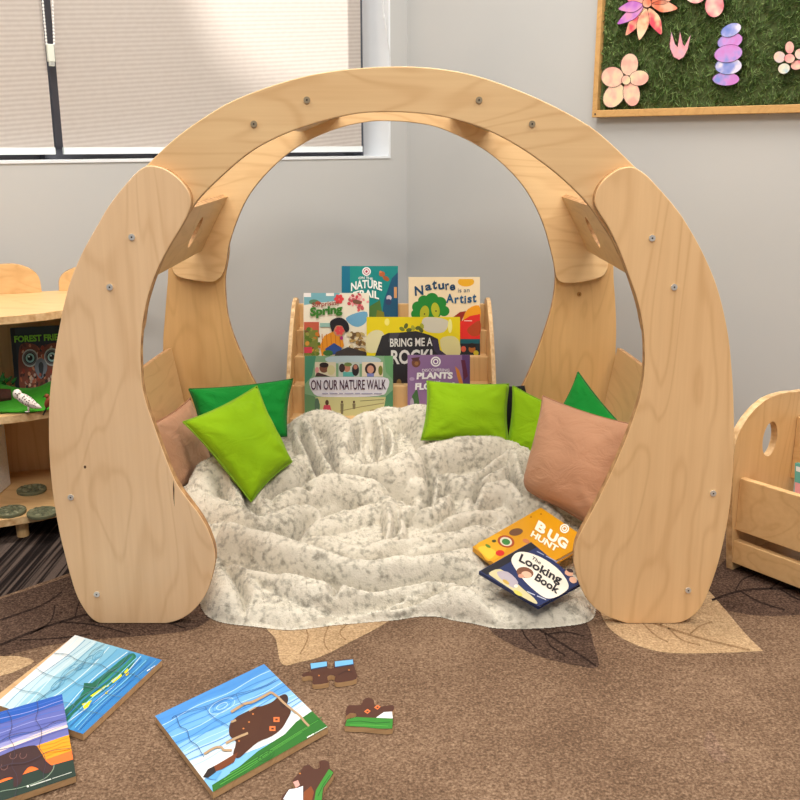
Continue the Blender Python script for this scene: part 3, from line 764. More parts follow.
# ================================================================ BOOK SHELF IN THE CORNER
TX = dict(E=(419, 2.60), D=(386, 2.68), C=(357, 2.76), B=(330.5, 2.84), A=(304, 2.92))
shelf = thing('book_rack', 'small stepped birch book rack standing in the room corner behind the arch', 'bookshelf', (atY(391, 300, 2.76).x, 2.76, 0))
xl, xr = atY(302, 400, 2.66).x, atY(482, 400, 2.66).x
xl0, xr0 = atY(285, 400, 2.60).x, atY(497, 400, 2.60).x
tops = {k: atY(391, y, Y).z for k, (y, Y) in TX.items()}
order = ['E', 'D', 'C', 'B', 'A']
for i, k in enumerate(order):
    Y = TX[k][1]; lo = tops[order[i - 1]] - 0.075 if i else 0.03
    m = MB(); m.box(((xl0 + xr0) / 2, Y + 0.007, (tops[k] + lo) / 2), ((xr0 - xl0) / 2 - 0.012, 0, 0), (0, 0.007, 0), (0, 0, (tops[k] - lo) / 2), W_SHELFZ)
    m.build('step_panel', shelf, bevel=0.0015)
for i in range(4):
    Y0_, Y1_ = TX[order[i]][1] + 0.014, TX[order[i + 1]][1]
    m = MB(); m.box(((xl0 + xr0) / 2, (Y0_ + Y1_) / 2, tops[order[i]] - 0.012), ((xr0 - xl0) / 2 - 0.013, 0, 0), (0, (Y1_ - Y0_) / 2, 0), (0, 0, 0.006), W_SHELF)
    m.build('ledge', shelf)
zt = atY(391, 297, 2.90).z
for x, s in ((xl0, 1), (xr0, -1)):
    pr_ = [(2.585, 0.0), (2.585, tops['E'] + 0.01), (2.605, tops['E'] + 0.06), (2.68, tops['C'] + 0.015), (2.76, tops['B'] + 0.03), (2.82, zt - 0.02), (2.85, zt - 0.004), (2.89, zt), (2.93, zt - 0.012), (2.945, zt - 0.04), (2.945, 0.0)]
    m = MB(); m.prism([(x - s * 0.0, a, b) for a, b in pr_], (s * 0.012, 0, 0), W_SHELFZ, EDGEL); m.build('side_panel', shelf, bevel=0.0012)

# ================================================================ BOOKS
def book(label, corners, plane, thick, cover, group, name='picture_book', spine_left=True):
    """corners: pixel outline top-left, top-right, bottom-right, bottom-left on the cover plane"""
    c = [plane.hit(x, y) for x, y in corners]; n = plane.n
    ctr = sum(c, Vector()) / 4; root = thing(name, label, 'book', ctr - n * thick, group)
    cv = mat(cover, 0.35); T = 0.0018
    ex = (c[1] - c[0]).normalized(); ey = (c[0] - c[3]).normalized()
    m = MB(); m.prism([q - n * T for q in c], n * T, cv); m.build('front_cover', root)
    m = MB(); m.prism([q - n * thick for q in c], n * T, cv); m.build('back_cover', root)
    k = 0.003
    pg = [c[0] + ex * 0.001 - ey * k, c[1] - ex * k - ey * k, c[2] - ex * k + ey * k, c[3] + ex * 0.001 + ey * k]
    m = MB(); m.prism([q - n * (thick - T) for q in pg], n * (thick - 2 * T), PAGE); m.build('page_block', root)
    m = MB(); m.prism([c[0] - n * thick, c[0] - n * thick - ex * 0.0012, c[3] - n * thick - ex * 0.0012, c[3] - n * thick], n * thick, cv); m.build('spine', root)
    return root, Art(plane)
GB = 'picture books on the corner rack'
def upright(label, x0, y0, x1, y1, Yb, cover, tilt=0.16, thick=0.009):
    pl_ = Plane(atY((x0 + x1) / 2, y1, Yb - thick - 0.016), (0, -math.cos(tilt), math.sin(tilt)))
    return book(label, [(x0, y0), (x1, y0), (x1, y1), (x0, y1)], pl_, thick, cover, GB)
def rose(a, x, y, r, c, n=6):
    for i in range(n): a.poly(ell(x + r * .6 * math.cos(i * 6.283 / n), y + r * .6 * math.sin(i * 6.283 / n), r * .5, r * .42, i * 60, 8), c)
def badge(a, x, y, r, c0=(240, 236, 236), c1=(90, 60, 90)):
    a.poly(ell(x, y, r, r, 0, 18), c0); a.poly(ell(x, y, r * .72, r * .72, 0, 16), c1); a.poly(ell(x, y, r * .56, r * .56, 0, 14), c0); a.poly(ell(x, y, r * .3, r * .3, 0, 10), c1)
def blob(a, rs, x0, y0, x1, y1, n, cols, r0, r1):
    for _ in range(n): a.poly(ell(rs.uniform(x0 + r1, x1 - r1), rs.uniform(y0 + r1, y1 - r1), rs.uniform(r0, r1), rs.uniform(r0, r1), rs.uniform(0, 180), 9), cols[rs.randrange(len(cols))])
rs = random.Random(5)

# teal nature book
r, a = upright('teal picture book with white lettering at the back left of the rack', 342, 266, 398, 333, 2.92, (16, 132, 130))
a.poly(rct(342, 266, 350, 333), (10, 110, 140)); a.poly([(350, 266), (366, 266), (358, 300), (350, 320)], (18, 140, 132))
a.poly([(380, 333), (384, 300), (392, 278), (398, 272), (398, 333)], (14, 78, 112)); a.poly([(364, 333), (370, 306), (380, 300), (386, 333)], (70, 112, 50)); a.poly([(374, 333), (377, 310), (384, 312), (386, 333)], (120, 120, 30))
badge(a, 366.5, 271.5, 4.4, (238, 232, 232), (170, 50, 80))
a.poly(ell(382, 274, 3, 2.6), (176, 92, 46)); a.poly(ell(386, 278.5, 3.6, 2.2, 30), (156, 84, 44)); a.poly(ell(380.5, 272, 1.2, 1.2), (210, 120, 70))
a.poly(rct(394, 287, 397, 298), (206, 150, 100)); a.poly(ell(389, 298, 2.6, 2.8), (198, 186, 200)); a.poly(ell(388.5, 302, 3, 3), (40, 60, 100))
o = a.build('cover_picture', r); a = Art(a.pl); a.k = 40
a.text('ON THE', (358.5, 279.5), (373, 280.5), (358.5, 277), (240, 244, 240), .02, .4)
a.text('NATURE', (351, 291.5), (382, 291), (351, 283), (244, 246, 242), .03, .35)
a.text('TRAIL', (353, 299.5), (379, 299.5), (353, 292), (244, 246, 242), .03, .3)
a.build('title', r)

# nature / artist book
r, a = upright('cream picture book with a green leafy tree and blue title lettering', 409, 277, 480, 357, 2.84, (236, 216, 180))
a.poly(ell(466, 281.8, 8.2, 4.8, 0, 18), (228, 168, 30)); a.poly([(456, 277.2), (476, 277.2), (474, 279), (458, 279)], (236, 216, 180))
for q in ((418, 307, 6), (424, 301, 6), (432, 299, 6.5), (440, 303, 6.5), (444, 311, 5.5), (430, 310, 12), (416, 314, 5)): a.poly(ell(q[0], q[1], q[2], q[2] * .95), (22, 130, 44))
a.poly(ell(424.5, 313, 4.6, 7.5, 8), (172, 178, 36)); a.poly(ell(435.5, 310, 4.2, 7.5, -8), (176, 184, 40)); a.poly(ell(424.5, 314, .8, .8), (60, 60, 20)); a.poly(ell(436, 311, .8, .8), (60, 60, 20))
a.poly([(452, 318), (460, 312), (466, 311), (462, 320), (458, 340), (452, 340)], (150, 40, 28)); a.poly(sp2([(463, 320), (468, 309), (479, 305.5), (480, 318), (470, 324)], 3), (236, 156, 20))
a.poly([(460, 322), (470, 316), (480, 314), (480, 341), (460, 341)], (220, 42, 36)); a.poly(sp2([(467, 330), (473, 324), (480, 321), (480, 334), (472, 336)], 3), (176, 66, 26))
a.poly(rct(460, 339, 480, 357), (14, 88, 100)); a.poly(rct(460, 343.5, 480, 357), (22, 34, 44)); a.poly(ell(472, 349, 3.4, 3.6), (168, 100, 40)); a.poly(ell(463.5, 349, 2.6, 3), (200, 90, 70)); a.poly(ell(476, 353, 2.6, 2.6), (190, 176, 40)); a.poly(ell(472, 345.5, 3.8, 2.4), (30, 24, 22)); a.poly(rct(464, 320.4, 472, 321.2), (250, 210, 200))
a.build('cover_picture', r); a = Art(a.pl); a.k = 40
for ch, x, y, wd, h in (('N', 415, 296, 8.6, 9.6), ('a', 425.5, 291, 6.4, 6), ('t', 432.5, 290, 4.8, 9), ('u', 438.6, 290, 6, 6), ('r', 445.6, 290, 4, 6), ('e', 450, 291, 5.6, 6)):
    a.text(ch, (x, y), (x + wd, y - 1.2), (x - .6, y - h), (20, 66, 100), .03)
a.text('is an', (458, 292.5), (469.5, 292), (458, 288.5), (60, 90, 110), 0)
for ch, x, y, wd, h in (('A', 446, 303, 7.8, 9), ('r', 454.6, 303.5, 4.4, 6), ('t', 459.6, 303.5, 4, 8.4), ('i', 464.3, 303.5, 1.8, 7.6), ('s', 467.4, 303, 4.4, 6), ('t', 472.4, 302.6, 4, 8.4)):
    a.text(ch, (x, y), (x + wd, y - .4), (x, y - h), (20, 84, 126), .03)
a.build('title', r)

# spring book
r, a = upright('picture book showing a dark haired child under pink blossom', 304, 293, 369, 357, 2.822, (240, 232, 212))
a.poly([(304, 293), (340, 293), (336, 301), (318, 303), (304, 305)], (120, 178, 190)); a.poly(rct(304, 293, 311, 297), (246, 240, 238)); a.poly(rct(326, 293, 334, 296), (246, 244, 240)); a.poly(ell(314, 302, 5, 2.6), (86, 130, 96)); a.poly(ell(318, 303, 3, 1.8), (170, 80, 60))
a.poly(sp2([(346, 318), (356, 313), (367, 312), (366, 322), (358, 327), (350, 324)], 3), (110, 170, 206))
for _ in range(46):
    x = 349 + abs(rs.gauss(0, 1)) * 9; y = 298 + rs.gauss(0, 5)
    if 335 < x < 368.2 and 293.6 < y < 315: a.poly(ell(x, y, rs.uniform(1.2, 2.6), rs.uniform(1, 2), rs.uniform(0, 90), 8), [(226, 96, 104), (240, 160, 164), (206, 70, 84), (248, 196, 190), (190, 90, 96)][rs.randrange(5)])
rose(a, 339, 299, 4.6, (226, 70, 74)); a.poly(ell(357, 302, 4.6, 2.2, 10), (120, 84, 64))
a.poly(rct(304, 322, 319, 333), (196, 92, 68)); a.poly(rct(304, 330, 318, 357), (120, 130, 56)); blob(a, rs, 304, 326, 322, 357, 26, [(90, 120, 40), (200, 120, 40), (150, 150, 70), (214, 150, 60), (110, 80, 50)], 1, 2.6)
a.poly(rct(304, 347, 312, 353), (206, 60, 84)); a.poly(rct(320, 323, 334, 327), (150, 190, 180))
blob(a, rs, 346, 330, 369, 357, 30, [(150, 120, 70), (176, 146, 86), (110, 84, 54), (200, 180, 120), (226, 210, 170)], 1.4, 3.4)
a.poly([(322, 357), (320, 346), (324, 336), (334, 331), (342, 335), (344, 346), (340, 350), (326, 352)], (226, 148, 34))
for i in range(5):
    a.line([(322 + i * 4.4, 334), (323 + i * 4.4, 350)], .7, (196, 110, 24)); 
a.poly([(325, 349), (334, 343), (342, 348), (340, 354), (328, 355)], (44, 78, 150)); a.poly([(336, 352), (348, 347), (366, 352), (368, 357), (334, 357)], (60, 56, 58)); a.poly(ell(328, 353, 5, 3), (60, 110, 50))
a.poly(ell(339, 330, 6, 6.4), (198, 138, 104)); a.poly(sp2([(331, 329), (330, 322), (335, 318.4), (342, 318), (348, 323), (349, 330), (345.5, 332), (342, 326), (336, 326), (333, 332)], 3), (28, 26, 34))
rose(a, 339.5, 330.5, 4.4, (224, 74, 78)); a.poly(ell(341.5, 338, 1.6, 2), (170, 40, 120))
a.build('cover_picture', r); a = Art(a.pl); a.k = 130
a.text('Surprising', (312, 308.5), (339.5, 306), (312, 302.5), (150, 60, 50), .02)
a.text('Spring', (310, 319), (342.5, 315.5), (310, 307.5), (56, 122, 40), .05)
a.build('title', r)

# yellow and black rock book
r, a = upright('bright yellow picture book with a huge black boulder and white lettering', 367, 317, 460, 388, 2.76, (236, 214, 24))
a.poly(sp2([(367, 336), (376, 330), (384, 334), (382, 350), (367, 352)], 3), (226, 218, 170)); a.poly(sp2([(424, 318), (436, 317.5), (448, 321), (444, 332), (428, 332), (422, 326)], 3), (216, 210, 190)); a.poly(sp2([(440, 340), (452, 336), (459.5, 342), (459.5, 356), (446, 358)], 3), (224, 214, 150))
a.poly([(371, 388), (373, 362), (377, 350), (382, 336), (388, 333), (400, 332.5), (416, 331), (430, 335), (438, 339), (440, 350), (448, 356), (458, 360), (460, 388)], (42, 40, 44)); a.poly([(438, 339), (440, 350), (448, 356), (441, 358), (434, 350), (432, 340)], (60, 50, 74)); a.poly([(390, 333), (400, 333), (396, 340), (388, 342)], (70, 68, 74))
for x, y in ((402, 329), (406, 326), (409, 330), (413, 328), (418, 328), (422, 326), (421, 330)): a.poly(ell(x, y, 2, 3, 20 * x, 8), [(120, 130, 40), (90, 100, 40), (170, 170, 50)][int(x) % 3])
a.poly(sp2([(372, 380), (380, 376), (384, 380), (384, 388), (372, 388)], 3), (150, 140, 80)); a.poly(ell(399, 383, 2.5, 4), (150, 120, 70))
a.poly(ell(450, 326, 2.2, 7), (250, 244, 150)); a.poly(ell(387, 322, 2.5, 3.6), (248, 236, 120))
a.build('cover_picture', r); a = Art(a.pl); a.k = 40
a.text('BRING ME A', (390, 347), (432.5, 346), (390, 338.5), (226, 224, 218), .02)
a.text('ROCK!', (391, 364.5), (432.5, 363.5), (391, 350), (226, 224, 218), .03)
a.build('title', r)

# nature walk book
r, a = upright('pale green picture book with three small portraits above its title band', 305, 356, 393, 417, 2.68, (128, 168, 130))
a.poly([(305, 356), (316, 356), (312, 376), (305, 384)], (70, 140, 110)); a.poly(sp2([(330, 356.4), (372, 356.4), (380, 362), (352, 364), (328, 362)], 3), (176, 196, 204)); a.poly([(384, 356), (393, 356), (393, 380), (386, 372)], (104, 160, 108))
for x0, c in ((315, (214, 206, 180)), (338.5, (190, 200, 190)), (362, (226, 212, 188))): a.poly(rct(x0, 362, x0 + 21, 376.6), c)
a.poly(ell(324, 368, 4.6, 4.8), (120, 76, 56)); a.poly(ell(324, 365, 4.6, 2.6), (40, 28, 26)); a.poly([(315, 376.6), (317, 372), (326, 375), (330, 376.6)], (70, 50, 50)); a.poly(ell(317, 370, 2, 3), (220, 150, 150)); a.poly(ell(331, 370, 4, 5), (206, 200, 150))
a.poly(ell(347, 368, 3.4, 4), (190, 130, 104)); a.poly(ell(342, 368, 3, 4.4), (60, 46, 44)); a.poly(rct(343, 372, 354, 376.6), (90, 176, 170)); a.poly(ell(348, 364.5, 4, 2), (110, 130, 70)); a.poly(ell(355.5, 370, 3.6, 6), (40, 34, 40)); a.poly(ell(355.5, 367, 2, 2.4), (180, 120, 100))
a.poly(ell(370.5, 369, 5.6, 6), (52, 34, 36)); a.poly(ell(370.5, 369.4, 3.4, 4), (206, 150, 126)); a.poly(rct(367, 373.4, 374, 376.6), (120, 130, 190)); a.poly(ell(380.5, 370.5, 2.2, 5), (120, 126, 50))
a.poly(sp2([(310, 379), (330, 377), (368, 377), (388, 378.5), (387, 390), (378, 396), (330, 397), (314, 394)], 3), (218, 216, 226))
a.poly([(305, 400), (318, 397), (386, 397), (393, 402), (393, 417), (305, 417)], (196, 194, 140)); a.poly([(305, 394), (314, 396), (320, 404), (320, 417), (305, 417)], (96, 138, 96)); a.poly([(393, 390), (386, 396), (384, 408), (387, 417), (393, 417)], (76, 134, 96)); a.poly(ell(317, 405, 2.4, 7), (80, 108, 90))
a.line([(340, 411), (360, 407), (384, 403)], .8, (140, 132, 90)); a.line([(356, 417), (372, 410), (386, 409)], .8, (130, 120, 84)); a.line([(360, 401), (375, 400), (384, 399.5)], .7, (120, 120, 84))
a.poly(ell(327, 402.6, 1.8, 2.8), (84, 56, 40)); a.poly([(324, 405), (330, 405), (331.6, 411), (322.6, 411)], (196, 70, 92)); a.poly([(323.6, 411), (331, 411), (331.4, 416.4), (323, 416.4)], (58, 82, 124))
for x in (342, 354): a.poly(ell(x, 402, 1.1, 1.4), (90, 66, 50)); a.poly([(x - 1.6, 403.5), (x + 1.6, 403.5), (x + 1.2, 414 if x < 350 else 409), (x - 1.2, 414 if x < 350 else 409)], (120, 112, 84))
a.poly(ell(363, 414.4, 2.4, 1.8), (90, 80, 66))
a.build('cover_picture', r); a = Art(a.pl); a.k = 70
a.text('ON OUR NATURE WALK', (311, 390), (386, 389.5), (311, 380), (70, 36, 60), .012)
[a.line([(x, 393.6), (x + w_, 393.5)], .9, (150, 150, 176)) for x, w_ in ((322, 6), (329.5, 8), (339, 4), (344.5, 9), (355, 5), (361.5, 11), (374, 8))]
a.build('title', r)

# purple plants book
r, a = upright('purple picture book with white lettering at the front right of the rack', 408, 355, 470, 417, 2.68, (146, 112, 158))
a.poly([(462, 355), (470, 355), (470, 417), (464, 417)], (96, 62, 116)); a.poly(ell(416, 362.8, 4.4, 4.6), (120, 74, 58)); a.poly(ell(416.5, 363.5, 2, 2), (160, 110, 70)); a.poly([(411, 358), (420, 357), (418, 361), (413, 361)], (96, 56, 60))
badge(a, 435.7, 361.6, 5.1, (244, 240, 242), (120, 80, 140)); a.poly([(455, 366), (459, 370), (464, 386), (461, 390), (457, 376)], (212, 132, 56)); a.poly([(461, 360), (465, 360), (468, 376), (464, 380)], (100, 40, 66))
a.poly(ell(412, 379, 2.6, 1.8), (186, 160, 196)); a.poly([(414, 417), (412, 396), (417, 388), (419, 400), (421, 417)], (70, 110, 66)); a.poly(ell(412, 404, 2, 6), (176, 166, 186))
a.build('cover_picture', r); a = Art(a.pl); a.k = 40
a.text('DISCOVERING', (422, 372), (449.5, 371.8), (422, 369), (236, 226, 240), .02, .15)
a.text('PLANTS', (416.5, 379.5), (452.5, 379), (417, 372.6), (248, 246, 250), .05, .05)
a.text('and', (434, 382.6), (440, 382.6), (434, 380.2), (240, 236, 244), .01)
a.text('FLOWERS', (415, 390), (455, 389.4), (415.4, 383), (248, 246, 250), .05)
a.build('title', r)

# books lying on the blanket
def lerp2(q, u_, v_):
    """u along first edge from corner 0 to 1, v from corner 0 to 3"""
    (x0, y0), (x1, y1), (x2, y2), (x3, y3) = q
    return ((1 - u_) * (1 - v_) * x0 + u_ * (1 - v_) * x1 + u_ * v_ * x2 + (1 - u_) * v_ * x3, (1 - u_) * (1 - v_) * y0 + u_ * (1 - v_) * y1 + u_ * v_ * y2 + (1 - u_) * v_ * y3)
BUGQ = [(541, 507.5), (590, 541), (518, 581), (473, 546.5)]
r, a = book('mustard yellow picture book with white lettering lying open side down on the blanket', [BUG[0], BUG[1], BUG[2], BUG[3]], BUGP, 0.011, (214, 150, 16), 'picture books on the blanket')
r['label'] = 'mustard yellow picture book lying flat on the blanket under the navy one'
a.poly(sp2([(476, 545), (488, 538), (500, 534), (508, 544), (500, 556), (488, 561), (482, 554)], 3), (226, 168, 30)); a.poly(sp2([(478, 548), (486, 546), (496, 552), (490, 559), (484, 555)], 3), (232, 196, 60))
a.poly(ell(506, 541.5, 8.6, 6, 15), (168, 70, 34)); a.poly(ell(506, 541.5, 6.2, 4.4, 15), (220, 214, 190)); a.poly(ell(506, 541.8, 4.2, 3, 15), (60, 128, 60)); a.poly(ell(500, 553, 4.4, 3), (206, 40, 34)); a.poly(ell(516, 532, 7, 3.6, -10), (110, 74, 50)); a.poly(ell(526, 541, 3.6, 2, 20), (196, 120, 80)); a.poly(ell(494, 541, 2.2, 1.4), (60, 66, 30)); a.poly(ell(488, 546, 3, 1.4, 30), (90, 130, 40))
badge(a, 564.5, 528.5, 4.6, (244, 240, 230), (196, 140, 60)); a.poly(ell(531, 517, 1, .7), (160, 100, 20)); a.poly(ell(541, 514, 1, .7), (160, 100, 20))
a.build('cover_picture', r); a = Art(a.pl); a.k = 30
for ch, x, y in (('B', 534.5, 529), ('U', 546, 537.5), ('G', 556, 543.5)): a.text(ch, (x, y), (x + 9, y + 6.2), (x + 4.2, y - 9), (246, 238, 222), .05)
a.text('HUNT', (530, 536), (556, 552), (533, 530.5), (246, 238, 222), .04)
a.build('title', r)
r, a = book('navy picture book with a white oval on its cover lying on the mustard one', [LOOK[0], LOOK[1], LOOK[2], LOOK[3]], LOOKP, 0.008, (32, 46, 92), 'picture books on the blanket')
a.poly([(480.5, 571), (531, 542.6), (537, 547), (487, 575)], (20, 20, 30))
a.poly(sp2([(489, 573), (500, 569), (512, 578), (522, 588), (534, 598), (537, 604), (524, 598), (506, 586), (494, 578)], 3), (206, 196, 150)); a.poly(sp2([(497, 572), (508, 572), (518, 582), (514, 588), (502, 580)], 3), (176, 166, 176)); a.poly(ell(506, 582, 4, 1.6, 35), (196, 160, 70)); a.poly(ell(518, 593, 5, 2, 30), (206, 196, 90)); a.poly(ell(516, 586, 2, 1.6), (240, 226, 210))
a.poly(sp2([(512, 563), (513, 556), (519, 552), (530, 553), (546, 560), (560, 571), (568, 583), (567, 590), (556, 597), (546, 598), (534, 590), (522, 578)], 4), (236, 228, 212))
a.poly(ell(525, 572.5, 8.6, 5.4, 12), (120, 74, 50)); a.poly(ell(526.5, 574.5, 5.2, 3.2, 12), (226, 178, 150)); a.poly(ell(521, 576, 3, 2, 12), (206, 150, 122))
a.poly(ell(569, 573, 4.4, 3, 20), (222, 170, 142)); a.poly(ell(573, 580, 4, 3, 30), (226, 180, 152)); a.poly(ell(570, 570.5, 3.6, 1.8, 20), (60, 40, 40))
a.build('cover_picture', r); a = Art(a.pl); a.k = 40
INK = (32, 26, 34)
a.text('The', (531, 558.5), (540, 564.5), (533, 556), INK, .01)
a.text('Looking', (517.5, 563), (559, 586), (521.5, 553.5), INK, .03)
a.text('Book', (534, 579.5), (557, 594), (538, 573), INK, .03)
a.line([(527, 591.5), (535, 595)], .9, (196, 200, 220)); a.line([(537, 595.8), (546, 599.6)], .9, (196, 200, 220))
a.line([(537, 551.4), (544, 555)], .9, (150, 160, 196)); a.line([(546, 556), (557, 561.8)], .9, (150, 160, 196))
a.build('title', r)
# ================================================================ WOODEN PUZZLES ON THE RUG
PT = 0.0125
def slab(q, plane, th, mt, side):
    c = [plane.hit(x, y) if not isinstance(x, Vector) else x for x, y in q]
    return c
def puzzle(label, q3, name='wooden_puzzle'):
    ctr = sum(q3, Vector()) / 4
    root = thing(name, label, 'puzzle', (ctr.x, ctr.y, 0.0008), 'wooden jigsaw puzzles on the rug')
    m = MB(); m.prism([Vector((q.x, q.y, 0.0008)) for q in q3], (0, 0, PT - 0.0008), W_PUZ); m.build('wooden_board', root, bevel=0.0006)
    return root, Art(ZP(PT + 0.00005), 0.00003)
def qpx(*px): return [atZ(x, y, PT) for x, y in px]
def cut(a, pts, c=(70, 66, 60), wd=0.5): a.line(sp2(pts, 5, False), wd, c)
def knob(a, x, y, r, d, c=(70, 66, 60)): a.line(ell(x, y, r, r * .7, d, 12, 30, 330), 0.5, c)

# fish
q = qpx((75, 635), (162, 660), (83, 734)); q.append(q[0] + q[2] - q[1])
r, a = puzzle('wooden puzzle of a green fish in pale blue water lying on the rug', q)
FQ = [(75, 635), (162, 660), (83, 734), (-5, 704)]
def fp(u_, v_): return lerp2(FQ, u_, v_)
def band(a, f, u0, u1, c, n=16, w0=0, w1=0, ph=0):
    up = [f(u0 + w0 * math.sin(ph + 5 * i / n), i / n) for i in range(n + 1)]; dn = [f(u1 + w1 * math.sin(ph + .7 + 5 * i / n), i / n) for i in range(n, -1, -1)]
    a.poly(up + dn, c)
cols = [(222, 228, 230), (188, 214, 224), (150, 196, 214), (124, 182, 210), (102, 170, 208), (80, 158, 206), (62, 144, 202), (48, 126, 192)]
a.poly(FQ, (130, 196, 226))
for i, c in enumerate(cols): band(a, fp, max(0, i / 8 - .02), 1 if i == 7 else (i + 1) / 8, c, 16, 0 if i == 0 else .03, 0 if i == 7 else .03, i * .4)
for i in range(15):
    u0 = .05 + i * .062; a.line([fp(min(.98, u0 + .03 * math.sin(i + 5 * k / 12)), .02 + .96 * k / 12) for k in range(13)], .5 if i % 3 else .8, [(206, 228, 236), (70, 136, 176), (120, 176, 204)][i % 3])
for x, y, rx, ry in ((88, 662, 9, 4), (70, 672, 12, 4), (98, 655, 7, 3), (58, 684, 9, 3), (80, 667, 5, 2)):
    a.line(ell(x, y, rx, ry, -40, 22), .6, (84, 150, 184)); a.line(ell(x, y, rx * .6, ry * .55, -40, 18), .6, (110, 176, 208))
a.poly(sp2([(134, 653.5), (136, 658), (130, 668), (118, 679), (104, 690), (92, 699), (82, 706), (74, 713), (66, 722), (62, 719), (62, 712), (70, 706), (78, 699), (84, 690), (96, 680), (110, 669), (122, 659), (130, 654)], 3), (24, 110, 88))
a.poly([(83, 690), (84, 683), (92, 683), (98, 678), (94, 688)], (20, 96, 74)); a.poly(sp2([(133, 655), (130, 662), (116, 674), (98, 688), (80, 702), (74, 708), (84, 697), (104, 680), (120, 665)], 3), (50, 138, 110)); a.line([(132, 656), (112, 672), (84, 696), (66, 714)], .8, (14, 74, 60))
for pts in ([(82, 704), (92, 700), (88, 707), (84, 709)], [(90, 696), (102, 688), (106, 685), (104, 689), (94, 697)], [(111, 681), (121, 673), (122, 676), (113, 683)], [(124, 672), (128, 668), (129, 674), (126, 676)], [(104, 693), (108, 690), (107, 694)], [(106, 687), (108, 684), (109, 686)]): a.poly(pts, (236, 222, 30))
for i in range(5): a.line([fp(.70 + .055 * i, .05), fp(.72 + .05 * i, .35), fp(.69 + .055 * i, .65), fp(.71 + .055 * i, .96)], .9, [(40, 116, 190), (120, 196, 232)][i % 2])
a.line([(147, 671), (150, 669)], 1, (236, 244, 246)); a.line([(150.6, 668.6), (155, 665.6)], .6, (236, 244, 246))
a.build('picture', r)
b = Art(ZP(PT + 0.0028), 0.00003)
for v_ in (.25, .5, .75): cut(b, [fp(k / 8, v_ + .018 * math.sin(k * 2.2 + v_ * 9)) for k in range(9)], (84, 120, 140), .45)
for u_ in (.33, .66): cut(b, [fp(u_ + .025 * math.sin(k * 1.9 + u_ * 7), k / 10) for k in range(11)], (84, 120, 140), .45)
b.build('jigsaw_cuts', r)

# sunset
zt_ = PT + 0.0275                                   # its upper edge rests on the fish puzzle, its lower edge on the rug
tr, br, tl_ = atZ(62, 694, zt_), atZ(76, 776, PT + 0.0012), atZ(-52, 727, zt_)
lv = tl_ - tr; q3 = [tr + lv, tr, br, br + lv]
SN = (tr - br).cross(lv).normalized(); SN = SN if SN.z > 0 else -SN
SPL = Plane(br, SN)
ctr = sum(q3, Vector()) / 4
r = thing('wooden_puzzle', 'wooden puzzle of a dark beast before an orange sunset, leaning on the fish puzzle', 'puzzle', (ctr.x, ctr.y, 0.001), 'wooden jigsaw puzzles on the rug')
m = MB(); m.prism([q - SN * 0.0118 for q in q3], SN * 0.0118, W_PUZ); m.build('wooden_board', r, bevel=0.0006)
a = Art(Plane(br + SN * 0.00005, SN), 0.00003)
def pj(p):
    d = p - CAM; c, s = math.cos(PITCH), math.sin(PITCH); zc = d.y * c - d.z * s; yc = d.y * s + d.z * c
    return (400 + FPX * d.x / zc, 400 - FPX * yc / zc)
SQ = [pj(p) for p in q3]
def spx(u_, v_): return pj(q3[0] + (q3[1] - q3[0]) * u_ + (q3[3] - q3[0]) * v_)
def sband(v0, v1, c, w=.015, ph=0):
    n = 14; a.poly([spx(i / n, max(0, v0 + (w if v0 > 0 else 0) * math.sin(ph + 4 * i / n))) for i in range(n + 1)] + [spx(i / n, min(1, v1 + (w if v1 < 1 else 0) * math.sin(ph + 4 * i / n))) for i in range(n, -1, -1)], c)
a.poly([spx(0, 0), spx(1, 0), spx(1, 1), spx(0, 1)], (110, 118, 190))
sband(0, .13, (24, 84, 176)); sband(.13, .36, (92, 102, 176)); sband(.36, .42, (150, 150, 204), .02); sband(.42, .46, (226, 206, 196), .03, 1); sband(.46, .54, (100, 104, 170), .03, 1)
sband(.53, .72, (238, 156, 24), .01); sband(.72, .84, (246, 112, 40), .012); sband(.82, 1, (20, 46, 36), .02, 2)
for i in range(9): a.line([spx(k / 10, .04 + i * .052 + .012 * math.sin(k + i)) for k in range(11)], .6, [(70, 110, 196), (150, 156, 214), (70, 80, 150)][i % 3])
for i in range(4): a.line([spx(.6 + .4 * k / 6, .56 + i * .04 + .008 * math.sin(2 * k + i)) for k in range(7)], .5, (220, 130, 20))
a.poly(sp2([spx(*k) for k in ((.10, .56), (.2, .50), (.4, .52), (.55, .50), (.70, .52), (.74, .60), (.78, .74), (.84, .84), (.80, .87), (.75, .86), (.70, .78), (.64, .74), (.58, .80), (.56, .88), (.50, .90), (.50, .80), (.42, .78), (.30, .82), (.20, .92), (.12, .92), (.14, .76), (.08, .68))], 3), (56, 30, 32))
for i in range(6): a.line([spx(.2 + .08 * i + .03 * math.cos(k), .56 + .03 * i % .12 + .04 * math.sin(k)) for k in (0, .8, 1.6, 2.4, 3.2, 4)], .8, (110, 74, 70))
a.line(sp2([spx(.05, .96), spx(.35, .90), spx(.55, .93), spx(.74, .92), spx(.82, .86), spx(.84, .80)], 4, False), .7, (130, 150, 130))
a.line([spx(.63, .945), spx(.80, .945)], 1.1, (200, 206, 196)); a.line([spx(.81, .945), spx(.97, .945)], .6, (200, 206, 196))
a.poly(ell(spx(.61, .94)[0], spx(.61, .94)[1], 1.1, 1.1), (220, 224, 214))
a.build('picture', r)
b = Art(Plane(br + SN * 0.003, SN), 0.00003)
for u_ in (.28, .52, .76): cut(b, [spx(u_ + .02 * math.sin(k * 2.1 + u_ * 9), k / 9) for k in range(10)], (60, 50, 70), .45)
for v_ in (.34, .66): cut(b, [spx(k / 10, v_ + .022 * math.sin(k * 1.7 + v_ * 5)) for k in range(11)], (60, 50, 70), .45)
b.build('jigsaw_cuts', r)

